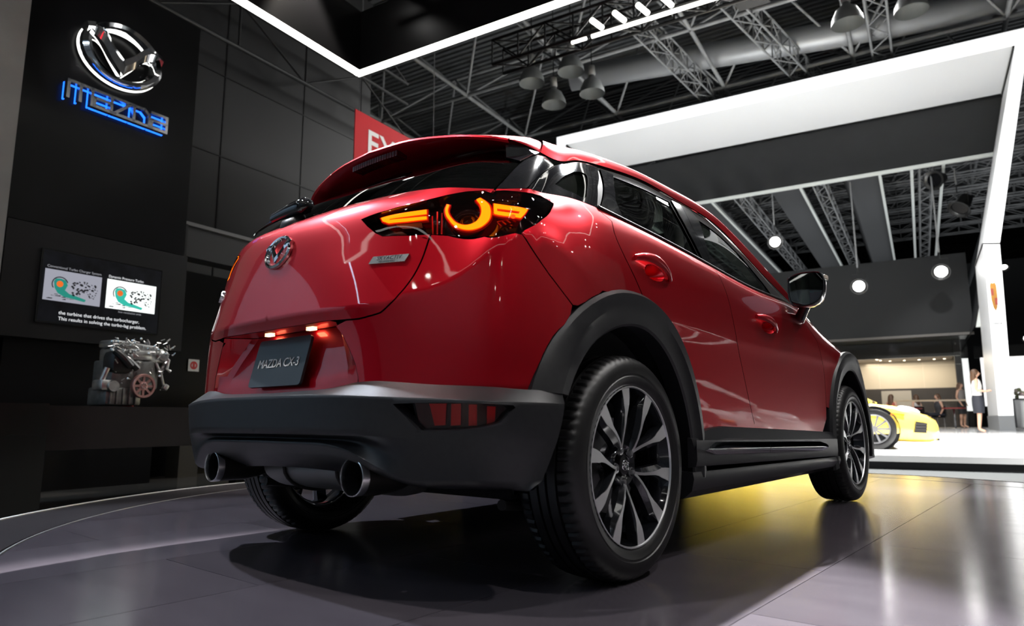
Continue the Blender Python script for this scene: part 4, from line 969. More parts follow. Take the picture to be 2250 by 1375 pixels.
# --- door mirrors
for s in (1,-1):
    MC=Vector((.940*s,1.56,1.097)); ax=Vector((s,-.10,0)).normalized(); nr=Vector((.10*s,-1,.02)).normalized(); upv=nr.cross(ax)*(-1 if nr.cross(ax).z<0 else 1)
    out=[(-.100,.045),(-.088,.062),(-.03,.074),(.05,.072),(.092,.060),(.104,.030),(.100,-.02),(.075,-.062),(.02,-.083),(-.06,-.080),(-.092,-.060),(-.102,-.01)]
    out=[(x*.86,z*1.08) for x,z in smooth_line(out+[out[0]],4)[:-1]]
    def ringm(k,d,sh=(0,0)): return [MC+ax*(x*k+sh[0])+upv*(z*k+sh[1])+nr*d for x,z in out]
    b=MB(); b.loft([ringm(.93,.020),ringm(.97,.032),ringm(1.0,.030),ringm(1.02,.0),ringm(.98,-.05),ringm(.80,-.095),ringm(.45,-.115)],caps=False); bx=b
    n=len(out); k=len(bx.v); bx.add([MC-nr*.118],[]); bx.f+=[(k-n+i,k-n+(i+1)%n,k) for i in range(n)]
    mm=bx.build('door_mirror',mat('gunmetal mirror shell',(.05,.05,.056),.22,.5,1.0),car,True,45)
    g=ringm(.90,.021); obj('mirror_glass',g,[tuple(range(n)) if s<0 else tuple(range(n))],M_MIRROR,mm)
    g=ringm(.935,.0195); b=MB(); b.add(g,[tuple(range(n))]); b.build('mirror_bezel',M_GLOSSBLK,mm)
    b=MB(); secs=[]
    for t in np.linspace(0,1,6):
        p=MC+upv*(-.075)+nr*-.03-ax*.015; q=Vector((.842*s,1.72,.962)); c=p*(1-t)+q*t; hw_=.034+.010*t; hh=.020+.004*t
        secs.append([c+Vector((0,hw_*math.cos(a),0))+Vector((hh*s,0,.0))*math.sin(a)+Vector((0,0,-.01*math.sin(a))) for a in np.linspace(0,2*math.pi,13)[:-1]])
    b.loft(secs); b.build('mirror_stalk',M_GLOSSBLK,mm,True,60)
    b=MB(); b.box(MC+ax*.090+upv*.048+nr*-.02,(.012,.05,.022),bev=.004); b.build('mirror_indicator',mat('pale indicator lens',(.8,.7,.6),.2,0,.5),mm)
# --- rear wiper
p0,n0=surf(GG,[(.0,.10)],.0); p0=Vector(p0[0]); n0=Vector(n0[0]); n0.x=0; n0.normalize(); tx=Vector((1,0,0)); ty=n0.cross(tx)
wr=[]
for t in np.linspace(0,1,9):
    c=p0+tx*(-.005-.20*t)+ty*(.030-.012*t)+n0*(.030+.004*math.sin(math.pi*t)); w_=.034-.010*t; h_=.030-.014*t
    if t<.05: w_,h_=.016,.014
    wr.append([c+ty*w_*math.cos(a)+n0*h_*math.sin(a) for a in np.linspace(0,2*math.pi,13)[:-1]])
b=MB(); b.loft(wr); wp_=b.build('rear_wiper',M_GLOSSBLK,car,True,60)
b=MB(); arm=[Vector((-.20-.35*t,0,0)) for t in np.linspace(0,1,6)]; pts=[]
for t in np.linspace(0,1,7):
    q=surf(GG,[(1.0+1.7*t,.22+.12*t)],.022)[0][0]; pts.append(Vector((-q[0],q[1],q[2])))
b.tube(pts,.006,6); b.build('wiper_arm',M_GLOSSBLK,wp_,True)
b=MB(); b.lathe([(.0,.02),(.03,.02),(.045,.008),(.055,-.02)],frame(p0+tx*-.10-ty*.005,tx,ty,n0),24); b.build('wiper_base',M_PLASTIC,wp_,True,50)
# --- exhaust, muffler, axle, underbody
for s in (1,-1):
    M=frame((.385*s,-.683,.323),(1,0,0),(0,0,1),(0,-1,0)); b=MB(); b.lathe([(.0474,-.012),(.0474,-.001),(.0488,.003),(.0508,.002),(.0520,-.004),(.0520,-.020)],M,40); ex=b.build('exhaust_tip',mat('polished exhaust steel',(.85,.85,.86),.25,1),car,True,40)
    b=MB(); b.lathe([(.0515,-.018),(.0515,-.12),(.046,-.16),(.034,-.20)],M,40); b.build('exhaust_sleeve',mat('sooty dark steel',(.03,.028,.026),.45,.7),ex,True,40)
    b=MB(); b.lathe([(.0,-.15),(.047,-.15),(.0472,-.012)],M,32); b.build('exhaust_bore',M_DARK,ex)
    b=MB(); b.tube([(.385*s,-.50,.320),(.37*s,-.40,.315),(.30*s,-.33,.31),(.22*s,-.30,.31)],.030,12); b.build('exhaust_pipe',M_IRON,car,True)
b=MB(); secs=[]
for x in (-.34,-.31,-.28,0,.28,.31,.34):
    k=.6 if abs(x)>.33 else (.93 if abs(x)>.3 else 1); secs.append([Vector((x,-.40+.145*k*math.cos(a),.322+.078*k*math.sin(a))) for a in np.linspace(0,2*math.pi,29)[:-1]])
b.loft(secs); mu=b.build('muffler',mat('aluminised steel',(.20,.20,.20),.45,.8),car,True,40)
for x in (-.16,.13):
    b=MB(); pts=[Vector((x,-.40+.149*math.cos(a),.322+.082*math.sin(a))) for a in np.linspace(0,2*math.pi,29)[:-1]]; b.tube(pts,.006,6,closed=True); b.build('muffler_strap',M_IRON,mu,True)
b=MB(); b.tube([(-.60,-.02,.30),(-.40,-.03,.27),(.40,-.03,.27),(.60,-.02,.30)],.042,14); b.build('axle_beam',M_IRON,car,True)
for s in (1,-1):
    b=MB(); secs=[]
    for y,z,h in ((.40,.27,.03),(.20,.25,.035),(.0,.30,.04),(-.16,.245,.03),(-.26,.262,.02)): secs.append([Vector((s*(.56+dx*.04),y,z+dz*h)) for dx,dz in ((-1,-1),(1,-1),(1,1),(-1,1))])
    b.loft(secs); b.build('trailing_arm',M_IRON,car)
    b=MB(); b.tube([(.52*s,-.12,.25),(.52*s,-.12,.52)],.055,14); b.build('coil_spring',M_IRON,car,True)
    b=MB(); b.tube([(.62*s,-.34,.236),(.60*s,-.22,.222),(.58*s,-.10,.215),(.56*s,.05,.222)],.016,8); b.build('suspension_link',M_IRON,car)
b=MB(); b.box((0,1.1,.30),(1.30,2.9,.10),bev=.02); b.box((0,.15,.26),(.5,.5,.08),bev=.02); b.box((0,-.46,.50),(1.2,.30,.24),bev=.03); b.box((0,3.0,.42),(1.1,.7,.35),bev=.03); b.build('underbody_pan',M_DARK,car)
# --- cabin
b=MB(); b.box((0,.85,.66),(1.44,2.5,.62),bev=.05); b.box((0,-.28,.80),(1.30,.5,.40),bev=.05); b.build('cabin_tub',mat('dark cabin trim',(.02,.02,.021),.7),car)
b=MB(); secs=[]
for x in (-.72,0,.72): secs.append([Vector((x,y,z)) for y,z in ((1.60,.95),(1.62,1.06),(1.72,1.09),(2.0,1.04),(2.0,.85))])
b.loft(secs); b.build('dashboard',mat('dark cabin trim'),car,True,40)
M_SEAT=noise_mat('charcoal seat cloth',(.03,.03,.032),(.045,.045,.047),80,.85)
def seat(x,y,w_,hd=True):
    b=MB(); M=Matrix.Rotation(R_(-16),4,'X')
    b.box((x,y,1.06),(w_,.12,.60),M,.05); o=b.build('seat_back',M_SEAT,car,True,60)
    if hd:
        b=MB(); b.box((x,y-.11,1.425-.02),(.26,.09,.16),M,.035); b.build('headrest',M_SEAT,o,True,60)
        b=MB(); b.tube([(x-.06,y-.09,1.30),(x-.06,y-.105,1.36)],.006,6); b.tube([(x+.06,y-.09,1.30),(x+.06,y-.105,1.36)],.006,6); b.build('headrest_post',M_CHROME,o)
for x in (-.36,.36): seat(x,.98,.50)
b=MB(); M=Matrix.Rotation(R_(-14),4,'X'); b.box((0,.16,1.00),(1.26,.12,.50),M,.05); o=b.build('seat_back',M_SEAT,car,True,60)
for x in (-.38,.38):
    b=MB(); b.box((x,.08,1.28),(.24,.08,.12),M,.03); b.build('headrest',M_SEAT,o,True,60)
for s in (1,-1):
    b=MB(); b.loft([[Vector((s*(.555+dx),y+dy,z)) for dx,dy in ((0,0),(.05,0),(.05,.09),(0,.09))] for y,z in ((.86,1.10),(.84,1.42))]); b.build('pillar_lining',mat('pale pillar lining',(.35,.35,.33),.8),car)
b=MB(); tor=[Vector((-.36+.18*math.cos(a),1.40+.05*math.sin(a),1.02+.17*math.sin(a))) for a in np.linspace(0,2*math.pi,25)[:-1]]; b.tube(tor,.015,8,closed=True); b.build('steering_wheel',M_SEAT,car,True)
# ---------------------------------------------------------------- things around the car
def abframe(a,b_,z,face='+b'):
    """frame on a stand wall: local x to the right as seen, y up, z towards the viewer"""
    if face=='+b': return frame(AB(a,b_,z),E1,(0,0,1),E2)          # on the left wall, facing the stand
    return frame(AB(a,b_,z),E2,(0,0,1),-E1)                         # facing the photographer
# --- logo tower and screen wall at the left
b=MB(); abbox(b,3.32,5.42,-8.7,-8.4,2.70,6.02); tag(b.build('logo_panel',M_BLACKPANEL),'tall black panel carrying the lit chrome emblem','panel')
tvw=empty('screen_wall',AB(4.4,-8.5,HALL_Z)); tag(tvw,'charcoal wall panel framing the presentation screen','wall panel')
def wpart(name,o,parent):
    o.parent=parent; o.matrix_parent_inverse=parent.matrix_basis.inverted() if False else Matrix.Translation(parent.location).inverted(); return o
b=MB(); abbox(b,3.33,5.47,-8.75,-8.395,1.40,2.69); wpart('p',b.build('panel',M_CHARCOAL),tvw)
b=MB(); abbox(b,3.5,5.3,-8.75,-8.6,HALL_Z,1.40); wpart('p',b.build('back_board',M_BLACKPANEL),tvw)
b=MB(); abbox(b,1.2,3.24,-8.6,-8.2,-.2,8); tag(b.build('concrete_pier',noise_mat('pale board-marked concrete',(.19,.175,.16),(.27,.255,.23),1.1,.85,6,.3,0,.4)),'pale concrete-look pier beside the black logo panel','pier')
op=empty('doorway_surround',AB(6,-8.8,HALL_Z)); tag(op,'grey header and posts around the dark doorway right of the screen','doorway')
b=MB(); abbox(b,5.47,9.2,-8.9,-8.6,2.75,3.22); wpart('p',b.build('header',M_WALL),op)
b=MB(); abbox(b,5.47,9.2,-8.62,-8.57,3.19,3.24); wpart('p',b.build('cap_rail',mat('grey metal rail',(.16,.16,.16),.4,.6)),op)
b=MB(); abbox(b,5.47,5.56,-8.62,-8.57,2.73,3.2); wpart('p',b.build('post',M_CHARCOAL),op)
b=MB(); abbox(b,5.6,9.2,-9.55,-9.45,HALL_Z,2.75); wpart('p',b.build('dark_backing',M_BLACKPANEL),op)
for a,z,w_,h,m_ in ((5.95,.62,.30,.55,mat('dull brown carton',(.05,.045,.035),.8)),): 
    b=MB(); abbox(b,a,a+w_,-9.3,-9.0,HALL_Z,z); tag(b.build('storage_box',m_),'brown storage box standing in the dark doorway','box')
M=abframe(6.37,-9.44,1.32); b=MB(); b.prism([(-.09,-.09),(.09,-.09),(.09,.09),(-.09,.09)],M,0,.01); sg=tag(b.build('fire_sign',mat('white sign sheet',(.7,.7,.68),.5)),'small white sign with red symbol in the doorway','sign')
b=MB(); b.lathe([(.035,.011),(.062,.011)],M,20); b.prism([(-.02,-.05),(.02,-.05),(.02,.05),(-.02,.05)],M,.0105,.0115); b.build('symbol',mat('sign red',(.55,.02,.02),.5),sg)
# chrome emblem on the panel with a white halo behind
lg=empty('lit_emblem',AB(4.32,-8.38,5.03)); tag(lg,'large chrome winged oval emblem with white halo light on black panel','emblem')
LM=abframe(4.32,-8.27,5.03); Lr=LM.copy(); Lr=LM@Matrix.Rotation(math.radians(-1),4,'Z')
b=MB(); emblem_mb(b,Lr,1.00,.80,.075,.105); wpart('p',b.build('oval_and_wing',mat('polished chrome'),None,True,40),lg)
M_HALO=mat('white halo light',(1,1,1),.5,emit=(1,1,.93),es=2.2)
HM=LM@Matrix.Translation((0,-.005,-.085)); b=MB(); n=64
b.loft([[HM@Vector(p) for p in ((.512*math.cos(a),.41*math.sin(a),0),(.512*math.cos(a),.41*math.sin(a),.012),(.496*math.cos(a),.396*math.sin(a),.012),(.496*math.cos(a),.396*math.sin(a),0))] for a in np.linspace(0,2*math.pi,n+1)],caps=False); wpart('p',b.build('halo_tube',M_HALO),lg)
b=MB(); b.loft([[HM@Vector(p) for p in ((.402*math.cos(a),.305*math.sin(a),.02),(.402*math.cos(a),.305*math.sin(a),.05),(.385*math.cos(a),.29*math.sin(a),.05),(.385*math.cos(a),.29*math.sin(a),.02))] for a in np.linspace(0,2*math.pi,n+1)],caps=False); wpart('p',b.build('halo_tube',M_HALO),lg)
for s in (1,-1):
    b=MB(); b.tube([HM@Vector((x*s,y,.03)) for x,y in smooth_line([(-.42,.045),(-.33,.07),(-.24,.02),(-.14,-.12),(0,-.29)],4)],.006,6); wpart('p',b.build('halo_tube',M_HALO),lg)
# lit letters under it
M_BLUE=mat('blue neon glow',(.0,.1,1),.5,emit=(.015,.16,1),es=2.6)
def stroke_letters():
    H=.20; t=.036
    L={'m':[((0,0),(0,H)),((0,H),(.27,H)),((.135,H),(.135,0)),((.27,H),(.27,0))],
       'a':[((0,H),(.20,H)),((.20,H),(.20,0)),((.20,0),(0,0)),((0,0),(0,H*.52)),((0,H*.52),(.20,H*.52))],
       'z':[((0,H),(.21,H)),((.21,H),(0,0)),((0,0),(.21,0))],
       'd':[((0,0),(0,H)),((0,H),(.13,H)),((.13,H),(.20,H*.7)),((.20,H*.7),(.20,0)),((.20,0),(0,0))]}
    x=3.735; out=[]
    for ch,w_ in (('m',.30),('a',.235),('z',.245),('d',.235),('a',.2)):
        out.append((ch,x,L[ch])); x+=w_
    return out,t
letters,tk=stroke_letters()
wd=empty('lit_wordmark',AB(4.32,-8.38,4.34)); tag(wd,'row of chrome block letters with blue neon underglow on black panel','lettering')
for ch,x,st in letters:
    for nm,m_,w_,z0,z1,dx,dz in (('letter',mat('dark chrome letter',(.75,.76,.80),.22,1),tk,-8.33,-8.26,0,0),('letter_glow',M_BLUE,tk*.5,-8.385,-8.36,.0,-.006)):
        b=MB()
        for (x0,y0),(x1,y1) in st:
            p=Vector((x0,y0)); q=Vector((x1,y1)); d=(q-p).normalized(); nn=Vector((-d.y,d.x))*w_/2; e=d*w_*.48
            P=[p-e+nn,p-e-nn,q+e-nn,q+e+nn]; b.prism([(c.x,c.y) for c in P],frame(AB(x+dx,z0,4.245+dz),E1,(0,0,1),E2),0,z1-z0)
        wpart('p',b.build(nm,m_),wd)
# presentation screen with its picture
tv=empty('presentation_screen',AB(4.405,-8.37,1.6)); tag(tv,'wall screen showing two turbo engine diagrams and white caption text','screen')
TVM=abframe(4.405,-8.375,2.005)
b=MB(); b.prism(rrect(1.43,.85,.01),TVM,-.02,.0); wpart('p',b.build('bezel',M_GLOSSBLK),tv)
def emis(name,c,s): return mat(name,(0,0,0),.3,emit=c,es=s)
def scr(name,poly,m_,h=.002): b=MB(); b.prism(poly,TVM,.0005,h); return wpart('p',b.build(name,m_),tv)
def rct(x0,x1,z0,z1): return [(x0-4.405,z0-2.005),(x1-4.405,z0-2.005),(x1-4.405,z1-2.005),(x0-4.405,z1-2.005)]
scr('display',rct(3.71,5.10,1.60,2.41),noise_mat('screen night image',(.003,.003,.005),(.016,.018,.026),5,.4,4,.2))
for k,(x0,x1,br,dim) in enumerate(((3.74,4.365,.55,(.62,.63,.74)),(4.43,5.05,1.25,(.95,1,.98)))):
    scr('diagram_picture',rct(x0,x1,1.842,2.20),emis('diagram paper %d'%k,dim,br),.004)
    def pt(u,v): return (x0+u*(x1-x0)-4.405,1.842+v*.358-2.005)
    teal=emis('diagram teal %d'%k,(.03,.42,.33),.9*br+.1)
    scr('diagram_flow',[pt(*p) for p in ((.16,.62),(.18,.42),(.24,.26),(.36,.16),(.52,.13),(.72,.08),(.74,.16),(.56,.24),(.44,.28),(.36,.38),(.40,.55),(.36,.70),(.27,.74),(.19,.72))],teal,.005)
    cx,cy=pt(.265,.56)
    scr('diagram_rotor',[(cx+.036*math.cos(t),cy+.036*math.sin(t)) for t in np.linspace(0,2*math.pi,17)[:-1]],emis('diagram orange',(.85,.16,.02),1.0),.006)
    ink=emis('diagram ink',(.02,.02,.025),.5); rnd=random.Random(4)
    b=MB(); b.lathe([(.078,.0055),(.090,.0055)],TVM@Matrix.Translation((cx+.002,cy-.004,0)),28,math.radians(20),math.radians(215))
    for i in range(70):
        u=rnd.uniform(.46,.95); v=rnd.uniform(.28,.74)-abs(u-.7)*.3; r=rnd.uniform(.004,.013); c=pt(u,v)
        n=rnd.choice((4,6,12)); b.prism([(c[0]+r*math.cos(t)*1.3,c[1]+r*math.sin(t)) for t in np.linspace(.4,2*math.pi+.4,n+1)[:-1]],TVM,.003,.0046+i*2e-5)
    for i in range(14):
        u0=rnd.uniform(.05,.5); v0=rnd.uniform(.05,.22); a_=pt(u0,v0); c=pt(u0+rnd.uniform(.03,.1),v0+rnd.uniform(-.03,.03)); b.prism([(a_[0],a_[1]),(c[0],a_[1]),(c[0],c[1]+.006),(a_[0],a_[1]+.006)],TVM,.003,.0045)
    o=wpart('p',b.build('diagram_drawing',ink),tv); o['kind']='stuff'
WTX=emis('caption white',(.9,.92,.95),1.1); GTX=emis('caption grey',(.45,.46,.5),.8)
def cap(t,a,z,s,m_): wpart('p',text_mesh('caption',t,TVM@Matrix.Translation((a-4.405,z-2.005,.006)),s,m_,None,0,'LEFT'),tv)
cap('Conventional Turbo Charger System',3.755,2.232,.040,GTX); cap('Dynamic Pressure Turbo',4.44,2.232,.043,WTX); cap('low revolution area',4.59,1.812,.036,GTX)
cap('the turbine that drives the turbocharger.',3.92,1.712,.057,WTX); cap('This results in solving the turbo-lag problem.',3.92,1.645,.057,WTX)
# --- display counter and engine
ct=empty('display_counter',AB(3.6,-6.7,HALL_Z)); tag(ct,'long dark display counter carrying the engine','counter')
M_COUNTER=noise_mat('near black brown laminate',(.008,.006,.006),(.010,.008,.008),1,.25,3,.3)
b=MB(); abbox(b,2.95,9.0,-7.3,-6.3,.24,.615); wpart('p',b.build('counter_top',M_COUNTER),ct)
b=MB(); abbox(b,1.6,2.945,-7.3,-6.28,HALL_Z,.63); wpart('p',b.build('end_block',noise_mat('dark green black laminate',(.007,.008,.0075),(.009,.010,.0095),1,.25,3,.3)),ct)
for a in (5.2,7.6): b=MB(); abbox(b,a,a+.12,-6.9,-6.78,HALL_Z,.24); wpart('p',b.build('leg',M_BLACKPANEL),ct)
eng=empty('engine',AB(3.80,-6.72,.615)); tag(eng,'cutaway display engine with flywheel tinted by painted red light on the dark counter','engine')
EMt=frame(AB(3.80,-6.60,.615),E1,E2,(0,0,1))     # x along the counter, y towards viewer, z up
M_CAST=noise_mat('bright cast aluminium',(.42,.42,.42),(.62,.62,.60),20,.32,4,.5,1.0)
M_DCAST=noise_mat('grey cast iron',(.16,.16,.16),(.25,.25,.24),20,.4,4,.5,.9)
M_BPL=mat('black moulded plastic',(.01,.01,.01),.35)
def E_(px,py): return ((px-290)/234,(885-py)/234)
def epart(name,mb,m_,smooth=True): mb.v=[tuple(EMt@Vector(p)) for p in mb.v]; return wpart('p',mb.build(name,m_,None,smooth,35),eng)
b=MB(); b.box((-.12,-.05,.10),(.34,.32,.17),bev=.02)
for k in range(5): b.box((-.25+.06*k,.115,.10),(.018,.02,.15),bev=.004)
epart('oil_pan',b,M_DCAST)
b=MB(); b.box((-.02,-.06,.31),(.46,.34,.27),bev=.02); b.box((.06,.08,.34),(.22,.08,.22),bev=.02); epart('engine_block',b,M_DCAST)
b=MB(); b.box((.03,-.05,.50),(.50,.30,.12),bev=.02); b.box((.02,.10,.50),(.20,.06,.10),bev=.02); epart('cylinder_head',b,M_CAST)
b=MB(); b.box((-.02,-.04,.585),(.46,.26,.07),Matrix.Rotation(R_(4),4,'Y'),.02); b.box((-.16,.09,.60),(.20,.08,.05),bev=.015); epart('valve_cover',b,M_CAST)
b=MB(); b.box((-.17,.06,.42),(.22,.22,.22),bev=.06); b.tube([(-.25,.14,.52),(-.2,.19,.46),(-.12,.19,.38)],.035,10); b.tube([(-.22,.10,.50),(-.14,.18,.44),(-.05,.18,.36)],.03,10); epart('intake_manifold',b,M_BPL)
FX,FZ=(297-290)/234,(885-838)/234
FM=Matrix(((1,0,0,FX),(0,0,1,.16),(0,1,0,FZ),(0,0,0,1)))
M_FLY=mat('reddish lit steel',(.55,.30,.28),.3,.9)  # reddish light on the flywheel, put into its base colour
b=MB(); b.lathe([(.092,0),(.092,.022),(.112,.024),(.118,.012),(.118,-.01)],FM,40)
for k in range(8): a=k*math.pi/4; b.box((FX+.066*math.cos(a),.165,FZ+.066*math.sin(a)),(.056,.014,.022),Matrix.Rotation(-a,4,'Y'),0)
b.lathe([(0,.012),(.035,.014),(.045,.008),(.045,-.01)],FM,24); epart('flywheel',b,M_FLY)
b=MB()
for k in range(8): a=k*math.pi/4+.2; b.sphere((FX+.024*math.cos(a),.178,FZ+.024*math.sin(a)),.006,None,6,4)
epart('flywheel_bolts',b,M_STEEL)['kind']='stuff'
b=MB(); b.loft([[Vector((FX+r*math.cos(a),y,FZ+.02+r*1.02*math.sin(a))) for a in np.radians(np.linspace(10,170,13))] for r,y in ((.128,.10),(.150,.10),(.165,.02),(.14,.02))]); epart('bell_housing',b,M_DCAST)
tx_,tz_=E_(345,765)
TM=Matrix(((1,0,0,tx_),(0,0,1,.10),(0,1,0,tz_),(0,0,0,1)))
b=MB(); b.lathe([(0,.05),(.03,.052),(.052,.035),(.056,0),(.045,-.05),(.02,-.06)],TM,24); b.tube([(tx_+.04,.1,tz_-.02),(tx_+.05,.08,tz_-.10),(tx_,.06,tz_-.16)],.028,10); b.tube([(tx_-.06,.08,tz_+.02),(tx_-.10,.05,tz_),(tx_-.12,.0,tz_-.04)],.025,10); epart('turbocharger',b,M_CAST)
b=MB(); b.tube([(.16,.12,.44),(.22,.13,.33),(.26,.12,.22)],.014,8); b.box((.28,.12,.20),(.05,.05,.06),Matrix.Rotation(.5,4,'Y'),.01); b.tube([(.24,.10,.52),(.30,.11,.47),(.28,.12,.38),(.32,.12,.36)],.02,8); epart('coolant_pipe',b,M_CAST)
b=MB(); b.box((-.29,.05,.20),(.12,.18,.10),bev=.02); b.tube([(-.33,.10,.24),(-.30,.12,.36)],.025,10); b.lathe([(0,.03),(.05,.03),(.055,.01),(.055,-.02)],Matrix.Translation((-.25,.14,.19))@Matrix.Rotation(-math.pi/2,4,'X'),20); epart('alternator',b,M_CAST)
rnd=random.Random(11); b=MB()
for i in range(130):
    x=rnd.uniform(-.30,.30); z=rnd.choice((rnd.uniform(.50,.66),rnd.uniform(.14,.66))); y=.13+rnd.uniform(-.02,.05)
    if math.hypot(x-FX,z-FZ)<.14: continue
    if rnd.random()<.5: b.sphere((x,y,z),rnd.uniform(.006,.016),None,6,4)
    else: b.tube([(x,y,z),(x+rnd.uniform(-.05,.05),y+rnd.uniform(0,.02),z+rnd.uniform(-.04,.04))],rnd.uniform(.003,.008),6)
epart('small_fittings',b,M_CAST)['kind']='stuff'
b=MB(); b.tube([(.0,-.02,.0),(.0,-.02,.03)],.05,12); epart('stand_foot',b,mat('red stand foot',(.5,.02,.03),.4))
spot('engine_spot',AB(4.6,-4.6,4.6),AB(3.85,-6.6,1.0),420,(1,.97,.94),22,.4,.05)
# --- exit banner
ex=empty('exit_banner',AB(8.9,-8,4.9)); tag(ex,'red hanging banner with white capital letters above the car roof','banner')
XM=abframe(8.14,-8.0,5.83)
b=MB(); b.prism([(0,0),(2.3,0),(2.3,-1.25),(0,-1.25)],XM,-.02,0); wpart('p',b.build('banner_sheet',mat('exit red vinyl',(.50,.008,.014),.6,0,0,.2)),ex)
wpart('p',text_mesh('banner_text','EXIT',XM@Matrix.Translation((.30,-.50,.004)),.62,mat('banner white',(.85,.85,.85),.5),None,.001,'LEFT',1.05,0,.012),ex)
for dx in (.1,2.2): b=MB(); b.tube([AB(8.14+dx,-8,5.83),AB(8.14+dx,-8,12.6)],.012,5); wpart('p',b.build('hanging_wire',M_TRUSS),ex)
spot('banner_spot',AB(8.0,-5.0,6.2),AB(9.0,-8,5.3),80,(1,1,1),40,.5,.05)
spot('emblem_fill',AB(3.6,-5.2,4.4),AB(4.3,-8.3,4.8),120,(1,1,1),34,.5,.05)  # added light with no lamp head, lifts the dark chrome
# --- square light frame over the turntable
M_LED=mat('white light strip',(1,1,1),.5,emit=(1,.99,.92),es=3.2)
lf=empty('light_frame',AB(1.6,-1,5.0)); tag(lf,'hanging black square frame edged with glowing white light strips','light frame')
A0,A1,B0,B1=-3.2,6.15,-6.0,4.2
for nm,a0,a1,b0,b1 in (('left',A0,A1,B0-.045,B0+.045),('far',A1-.045,A1+.045,B0-.045,B1),('right',A0,A1,B1-.045,B1+.045),('near',A0-.045,A0+.045,B0,B1)):
    b=MB(); abbox(b,a0,a1,b0,b1,4.985,5.02); wpart('p',b.build('light_strip',M_LED),lf)
    b=MB(); abbox(b,a0-.0,a1,b0,b1,5.02,5.85); wpart('p',b.build('fascia',M_BLACKPANEL),lf)
for c in (-5.3,-4.7): b=MB(); b.tube([AB(A0,c,5.9),AB(A1-.3,c,5.9)],.035,8); wpart('p',b.build('rigging_pipe',M_TRUSS),lf)
for a in (5.5,): b=MB(); b.tube([AB(a,B0+.4,5.9),AB(a,B1,5.9)],.035,8); wpart('p',b.build('rigging_pipe',M_TRUSS),lf)
# spotlight heads on the rig, where the lights hang
def lamp_head(pos,target,label,size=.16,on=True,grp='spotlights rigged above the red car',yoke=True):
    pos=Vector(pos); d=(Vector(target)-pos).normalized(); o=empty('spotlight',pos); tag(o,label,'spotlight',grp)
    x=d.orthogonal().normalized(); y=d.cross(x); Mx=frame((0,0,0),x,y,d)
    b=MB(); b.lathe([(size*.55,-size*1.6),(size*.62,-size*1.2),(size*.7,-size*.2),(size*.95,-size*.02),(size*1.0,-size*.02)],Mx,16); b.lathe([(0,-size*1.7),(size*.55,-size*1.6)],Mx,16); b.build('housing',M_BPL,o,True,40)
    b=MB(); b.lathe([(0,-.12*size-.05),(size*.66,-.12*size-.05)],Mx,16); b.build('lens',mat('bright lamp lens',(1,1,1),.4,emit=(1,.98,.95),es=26) if on else M_GLOSSBLK,o)
    if yoke:
        b=MB(); b.tube([(-size*.8,0,0),(-size*.8,0,size*1.6),(size*.8,0,size*1.6),(size*.8,0,0)],.012,6); b.tube([(0,0,size*1.6),(0,0,size*2.4)],.02,6); b.build('yoke',M_BPL,o)
    return o
hl=empty('hall_lamp_grid',AB(-3,4,11.5)); tag(hl,'grid of small bright hall lamps high behind and beside the stand','hall lamps')
HLM=mat('small bright hall lamp',(1,1,1),.5,emit=(1,.97,.92),es=40); rnd=random.Random(5)
for i in range(64):
    a,c=rnd.uniform(-13,16),rnd.uniform(-7,13.5)
    if a>3 and c<7: continue
    z=rnd.uniform(7.5,11.5); b=MB(); b.lathe([(0,0),(.085,0),(.10,.10),(.04,.18),(0,.18)],Matrix.Translation(AB(a,c,z)),10); wpart('p',b.build('hall_lamp',HLM),hl)
WHERE=['ahead of the bonnet on the left','second one ahead of the bonnet on the left','ahead of the bonnet on the right','to the right of the doors','behind the tailgate on the left','straight behind the tailgate','to the left of the doors']
for (p,t,_,_,_),wh in zip(CAR_SPOTS,WHERE): lamp_head(Vector(p)-(Vector(t)-Vector(p)).normalized()*-.0+Vector((0,0,.0)),t,'black spotlight rigged above the red car, '+wh)
# ---------------------------------------------------------------- the neighbouring stand
pf=empty('portal_frame',AB(25.5,-5,.12)); tag(pf,'huge white portal frame of the neighbouring stand','portal')
FA,BA=23.8,27.3
PIN=[(1.85,.12),(1.97,5.55),(3.30,11.45),(-11.6,11.62),(-11.6,.12)]; POUT=[(2.20,.12),(2.36,5.50),(3.72,11.92),(-12.0,12.02),(-12.0,.12)]
M_PORT=mat('white portal laminate',(.84,.85,.86),.35); M_PORTLED=mat('glowing white portal edge',(.9,.9,.9),.5,emit=(.96,.98,1),es=.9)
for nm,i in (('lower_leg',0),('leaning_leg',1),('beam',2),('far_leg',3)):
    (b0,z0),(b1,z1)=PIN[i],PIN[i+1]; (c0,w0),(c1,w1)=POUT[i],POUT[i+1]
    v=[AB(FA,b0,z0),AB(FA,b1,z1),AB(FA,c1,w1),AB(FA,c0,w0),AB(BA,b0,z0),AB(BA,b1,z1),AB(BA,c1,w1),AB(BA,c0,w0)]
    b=MB(); b.add(v,[(3,2,1,0),(4,5,6,7),(0,1,5,4),(2,3,7,6),(1,2,6,5),(0,4,7,3)]); wpart('p',b.build(nm,M_PORT),pf)
    v=[p-E1*.02 for p in v[:4]]+v[:4]; b=MB(); b.add(v,[(3,2,1,0),(0,1,5,4),(2,3,7,6),(1,2,6,5),(0,4,7,3)]); wpart('p',b.build('lit_edge',M_PORTLED),pf)
b=MB(); v=[AB(FA-.03,1.85,.12),AB(FA-.03,2.22,.12),AB(FA-.03,2.22,.55),AB(FA-.03,1.85,.55),AB(BA,1.83,.12),AB(BA,1.83,.55),AB(BA,2.22,.12),AB(BA,2.22,.55)]
b.add(v,[(0,1,2,3),(4,0,3,5),(1,6,7,2)]); wpart('p',b.build('plinth',mat('grey plinth',(.22,.23,.24),.5)),pf)
